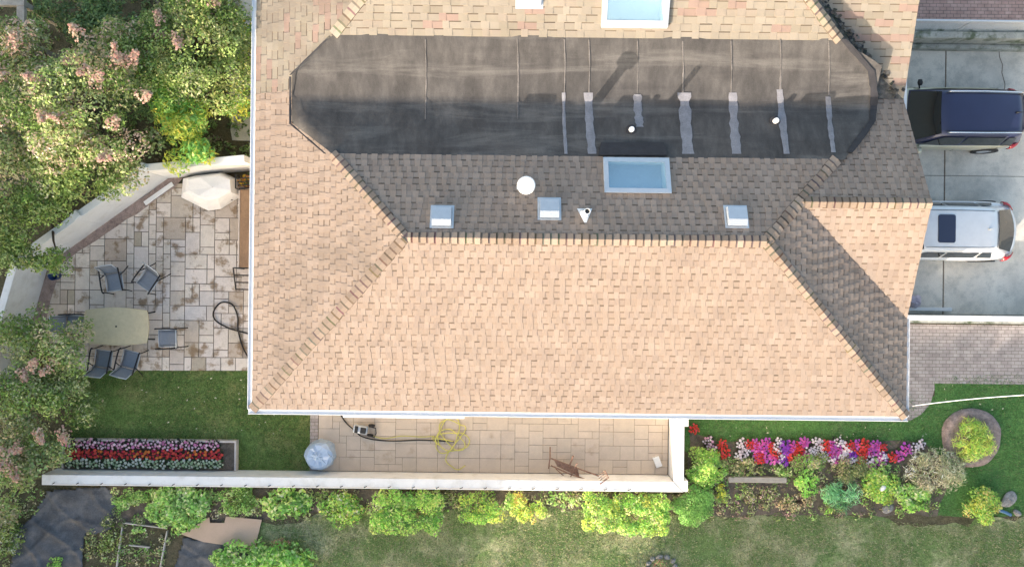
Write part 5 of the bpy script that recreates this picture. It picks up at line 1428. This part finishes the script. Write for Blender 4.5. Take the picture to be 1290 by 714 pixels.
# ------------------------------------------------------------------ cars
def car(name, label, L_, W_, Ht, body_m, roof_m, loc, wind, roof_seg, sunroof=None, rails=True, rear_light=True, hood_z=.98):
    r_ = empty(name, loc, label, 'car')
    hw = W_ / 2
    def lerp(a, tab):
        for (x0, v0), (x1, v1) in zip(tab, tab[1:]):
            if a <= x1: t = (a - x0) / (x1 - x0); return v0 + (v1 - v0) * t
        return tab[-1][1]
    belt = [(0, .62), (.06 * L_, hood_z - .14), (wind[0], hood_z), (L_ * .8, hood_z + .05), (L_ - .12, hood_z + .02), (L_, .80)]
    wid = [(0, .66), (.05 * L_, .86), (.14 * L_, .97), (.3 * L_, 1.0), (.75 * L_, 1.0), (.90 * L_, .95), (.97 * L_, .86), (L_, .72)]
    xs_ = [0, .02 * L_, .06 * L_, .12 * L_, .2 * L_, .3 * L_, .42 * L_, .55 * L_, .68 * L_, .8 * L_, .88 * L_, .94 * L_, .98 * L_, L_]
    B = MB(); rows_ = []
    for x in xs_:
        h_, w_ = lerp(x, belt), lerp(x, wid) * hw
        zb = .24 if .05 * L_ < x < .95 * L_ else .34
        half = [(w_ * .90, zb), (w_ * .985, zb + .12), (w_ * 1.0, .5 * (zb + h_)), (w_ * .985, h_ - .10), (w_ * .94, h_ - .02), (w_ * .72, h_ + .015), (0, h_ + .035)]
        rows_.append([(x - L_ / 2, y, z) for y, z in half] + [(x - L_ / 2, -y, z) for y, z in half[-2::-1]])
    B.grid(rows_)
    B.poly(rows_[0][::-1]); B.poly(rows_[-1])
    BODY = B
    def bend(B):
        out = []
        for x, y, z in B.v:
            xx_ = x + L_ / 2; k_ = (y / hw) ** 2
            t1 = max(0, (xx_ - .82 * L_) / (.18 * L_)); t0 = max(0, (.44 * L_ - xx_) / (.44 * L_))
            out.append((x - .34 * min(t1, 1.1) * k_ + .30 * min(t0, 1.1) * k_, y, z))
        B.v = out
    # cabin
    bend(BODY); BODY.build('body', body_m, r_, smooth=True, subsurf=2)
    x0, x1 = wind; x2, x3 = roof_seg
    hb = hood_z - .02; e = .80 * hw
    st = [(x0, hb, .86, .86, hb), (x0 + (x1 - x0) * .5, hb, .885, .79, hb + (Ht - .07 - hb) * .5), (x1, hb, .91, .72, Ht - .07), (x1 + .35, hb, .92, .71, Ht - .01), ((x1 + x2) / 2, hb, .92, .71, Ht), (x2 - .25, hb, .91, .70, Ht - .02), (x2, hb, .88, .67, Ht - .07), (x2 + (x3 - x2) * .5, hb, .85, .735, hb + (Ht - .05 - hb) * .5), (x3, hb, .82, .80, hb + .02)]
    B = MB(); rows_ = []
    for x, zb, wb_, wt, zt in st:
        half = [(wb_ * hw, zb), (wb_ * hw * .99 + 0, zb + (zt - zb) * .12), (wb_ * hw + (wt - wb_) * hw * .85, zb + (zt - zb) * .85), (wt * hw * .97, zt - .015 if zt > zb + .1 else zt), (wt * hw * .75, zt + .015), (0, zt + .03)]
        rows_.append([(x - L_ / 2, y, z) for y, z in half] + [(x - L_ / 2, -y, z) for y, z in half[-2::-1]])
    B.grid(rows_); bend(B); B.build('roof', roof_m, r_, smooth=True)
    # glass
    def quadgrid(name_, cor, n=5, out=(0, 0, .012), bulge=0, m=M['car_glass']):
        a, b, c, d = [Vector(p) for p in cor]; B = MB(); rr = []
        for i in range(n + 1):
            t = i / n; p0, p1 = a.lerp(d, t), b.lerp(c, t)
            rr.append([tuple(p0.lerp(p1, k / n) + Vector(out) * (1 + bulge * math.sin(math.pi * k / n))) for k in range(n + 1)])
        B.grid(rr); bend(B); return B.build(name_, m, r_, smooth=True)
    X = lambda x: x - L_ / 2
    quadgrid('windshield', [(X(x0 + .05), -.80 * hw, hb + .06), (X(x0 + .05), .80 * hw, hb + .06), (X(x1 - .02), .66 * hw, Ht - .09), (X(x1 - .02), -.66 * hw, Ht - .09)], 6, (-.02, 0, .025), .6)
    quadgrid('rear_window', [(X(x3 - .02), .70 * hw, hb + .12), (X(x3 - .02), -.70 * hw, hb + .12), (X(x2 + .03), -.62 * hw, Ht - .10), (X(x2 + .03), .62 * hw, Ht - .10)], 6, (.03, 0, .02), .8)
    for s in (-1, 1):
        ys = lambda t, wb_=.915, wt=.715: s * hw * (wb_ + (wt - wb_) * t)
        zt_, zb_ = Ht - .14, hb + .07
        f = (zb_ - hb) / (Ht - hb), (zt_ - hb) / (Ht - hb)
        xa, xb_, xc, xd = x0 + .32, (x0 + x2) / 2 - .05, x2 - .45, x2 + .05
        for (p, q_, pu, qu) in ((xa, xb_ - .04, x1 + .08, xb_ - .04), (xb_ + .04, xc - .03, xb_ + .04, xc - .05), (xc + .04, xd + .05, xc + .02, xd - .2)):
            quadgrid('side_window', [(X(p), ys(f[0]), zb_), (X(q_), ys(f[0]), zb_), (X(qu), ys(f[1]), zt_), (X(pu), ys(f[1]), zt_)], 3, (0, s * .016, .008))
        # mirror
        B = MB(); B.lathe([(0, -.1), (.06, -.09), (.085, 0), (.06, .09), (0, .1)], 0, 0, 12, M=Matrix.Translation((X(x0 + .42), s * (hw + .09), hb + .07)) @ Matrix.Rotation(R(90), 4, 'X') @ Matrix.Diagonal((1.0, .8, 1, 1)), cap=False)
        B.tube([(X(x0 + .42), s * hw * .9, hb + .03), (X(x0 + .40), s * (hw + .03), hb + .05)], .025, 6)
        B.build('mirror', M['rubber'] if s > 0 else body_m, r_, smooth=True)
        if rails:
            B = MB(); B.tube([(X(x1 + .12), s * .64 * hw, Ht - .01), (X(x1 + .2), s * .645 * hw, Ht + .05), (X((x1 + x2) / 2), s * .65 * hw, Ht + .065), (X(x2 - .18), s * .63 * hw, Ht + .04), (X(x2 - .08), s * .62 * hw, Ht - .02)], .022, 8); B.build('roof_rail', M['chrome'], r_, smooth=True)
        # lights
        B = MB(); B.lathe([(0, -.13), (.08, -.1), (.1, 0), (.08, .1), (0, .13)], 0, 0, 12, M=Matrix.Translation((X(.16), s * hw * .74, .70)) @ Matrix.Rotation(R(90), 4, 'X'), cap=False); B.build('headlight', M['clear_lens'], r_, smooth=True)
        B = MB(); aa = [(L_ - .40, .945, .94), (L_ - .22, .93, .95), (L_ - .10, .86, .92), (L_ - .03, .78, .86)]
        rr = [[(X(x), s * hw * (w_ + .0), z + .03) for x, w_, z in aa], [(X(x) + .02, s * (hw * w_ + .02), z - .03) for x, w_, z in aa], [(X(x) + .01, s * (hw * w_ + .015), z - .13) for x, w_, z in aa]]
        rr.insert(0, [(X(x) - .02, s * hw * (w_ - .09), z + .05) for x, w_, z in aa])
        B.grid(rr); bend(B); o_ = B.build('taillight', M['red_lens'], r_, smooth=True); o_.modifiers.new('s', 'SOLIDIFY').thickness = .03
        for xw_ in (.19 * L_, .80 * L_):
            Mx = Matrix.Translation((X(xw_), s * (hw - .10), .335)) @ Matrix.Rotation(R(90), 4, 'X')
            B = MB(); B.lathe([(.22, -.1), (.315, -.105), (.335, -.07), (.335, .07), (.315, .105), (.22, .1)], 0, 0, 28, M=Mx, cap=False)
            t_ = B.build('wheel', M['rubber'], r_, smooth=True)
            B = MB(); B.lathe([(.0, -.085), (.08, -.09), (.2, -.07), (.225, -.095), (.225, .095), (.2, .07), (.08, .09), (0, .085)], 0, 0, 20, M=Mx, cap=False); B.build('rim', M['galv'], t_)
            Mx = Matrix.Translation((X(xw_), s * (hw - .012), .36)) @ Matrix.Rotation(R(90), 4, 'X')
            B = MB(); B.lathe([(.335, -.02), (.40, -.02), (.405, 0), (.40, .02), (.335, .02)], 0, 0, 28, M=Mx, cap=False); B.build('wheel_arch', M['rubber'], r_, smooth=True)
    if sunroof:
        a, b, w_ = sunroof
        B = MB(); pr = []
        for cx_, cy_, a0 in ((b - .07, w_ - .07, 0), (a + .07, w_ - .07, 90), (a + .07, -w_ + .07, 180), (b - .07, -w_ + .07, 270)):
            for q_ in range(5): t_ = R(a0 + q_ * 22.5); pr.append((X(cx_ + .07 * math.cos(t_)), cy_ + .07 * math.sin(t_)))
        B.prism(pr, Ht - .02, Ht + .042); B.build('sunroof', M['sun_glass'], r_)
    for yy0, yy1 in ((-.62, -.08), (-.02, .5)):      # wipers at the foot of the windscreen
        B = MB(); B.tube([(X(x0 + .10), yy0 * hw, hb + .115), (X(x0 + .20), yy1 * hw, hb + .20)], .012, 5); bend(B); B.build('wiper', M['rubber'], r_)
    for s in (-1, 1):                                 # roof ditch strips and the door gaps
        B = MB(); B.tube([(X(x1 + .05), s * .60 * hw, Ht + .008), (X((x1 + x2) / 2), s * .60 * hw, Ht + .018), (X(x2 - .1), s * .585 * hw, Ht - .025)], .008, 5); B.build('roof_strip', M['rubber'], r_)
        for xd_ in ((x0 + x2) / 2, x2 - .42, x0 + .30):
            B = MB(); B.tube([(X(xd_), s * (hw * .955), hb - .01), (X(xd_), s * (hw * 1.0), .62), (X(xd_ + .04), s * (hw * .99), .40)], .006, 5); B.build('door_gap', M['rubber'], r_)
    B = MB(); B.tube([(X(x2 + .01), -.58 * hw, Ht - .055), (X(x2 + .02), 0, Ht - .025), (X(x2 + .01), .58 * hw, Ht - .055)], .007, 5); bend(B); B.build('hatch_gap', M['rubber'], r_)
    B = MB(); B.tube([(X(x2 - .32), 0, Ht + .02), (X(x2 - .26), 0, Ht + .07), (X(x2 - .12), 0, Ht + .12)], [.035, .02, .005], 8); B.build('antenna', body_m if name == 'white_car' else M['rubber'], r_, smooth=True)
    B = MB(); B.box((X(L_ - .045), -.26, .52), (X(L_ + .012), .26, .63)); B.build('number_plate', M['white_paint'], r_)
    return r_
M['sun_glass'] = glass_mat('sun_glass', (.022, .028, .06), .3)
car('suv', 'silver beige SUV with a dark blue roof in the upper driveway bay', 5.02, 1.98, 1.70, M['paint_champagne'], M['paint_navy'], (11.36 + 2.51, 5.46, DZ), (1.14, 1.96), (4.52, 4.94))
car('white_car', 'white hatchback with a sunroof and red tail lights in the lower driveway bay', 4.46, 1.94, 1.54, M['paint_white'], M['paint_white'], (11.74 + 2.23, 1.86, DZ), (.42, 1.12), (3.42, 4.18), sunroof=(1.52, 2.06, .44), rails=False, hood_z=.92)

# ------------------------------------------------------------------ unseen tall trees added to shade the ground
def added_shade_tree(label, x, y, h_, rad, seed):
    g = np.random.default_rng(seed)
    make_tree('added_shade_tree', label, 'tree', (x, y, 0), [((x, y, h_ - 2.4), (rad * .86, rad * .86, 1.9)), ((x, y, h_ - 4.6), (rad * .9, rad * .9, 2.0))], 75, .95, 105, .55, GR, seed, .2, limbs=10, group='tall trees added outside the frame')
lab = 'tall broad tree added outside the frame to shade the gardens'
xs_row = [-37, -33.6, -30.2, -26.8, -23.6, -20.4, -17.3, -5.1, -2.0, 1.2, 4.6, 8.0]  # gap left in the added row lets sun onto the south lawn
for i, x in enumerate(xs_row): added_shade_tree(lab, x, -26 + (i % 2) * .8, 9.7, 2.25, 100 + i)
for i, y in enumerate((-21, -17.4, -13.8, -10.2, -6.6, -3.0, .6)): added_shade_tree(lab, -25 - (i % 2) * .8, y, 10.2, 2.25, 130 + i)
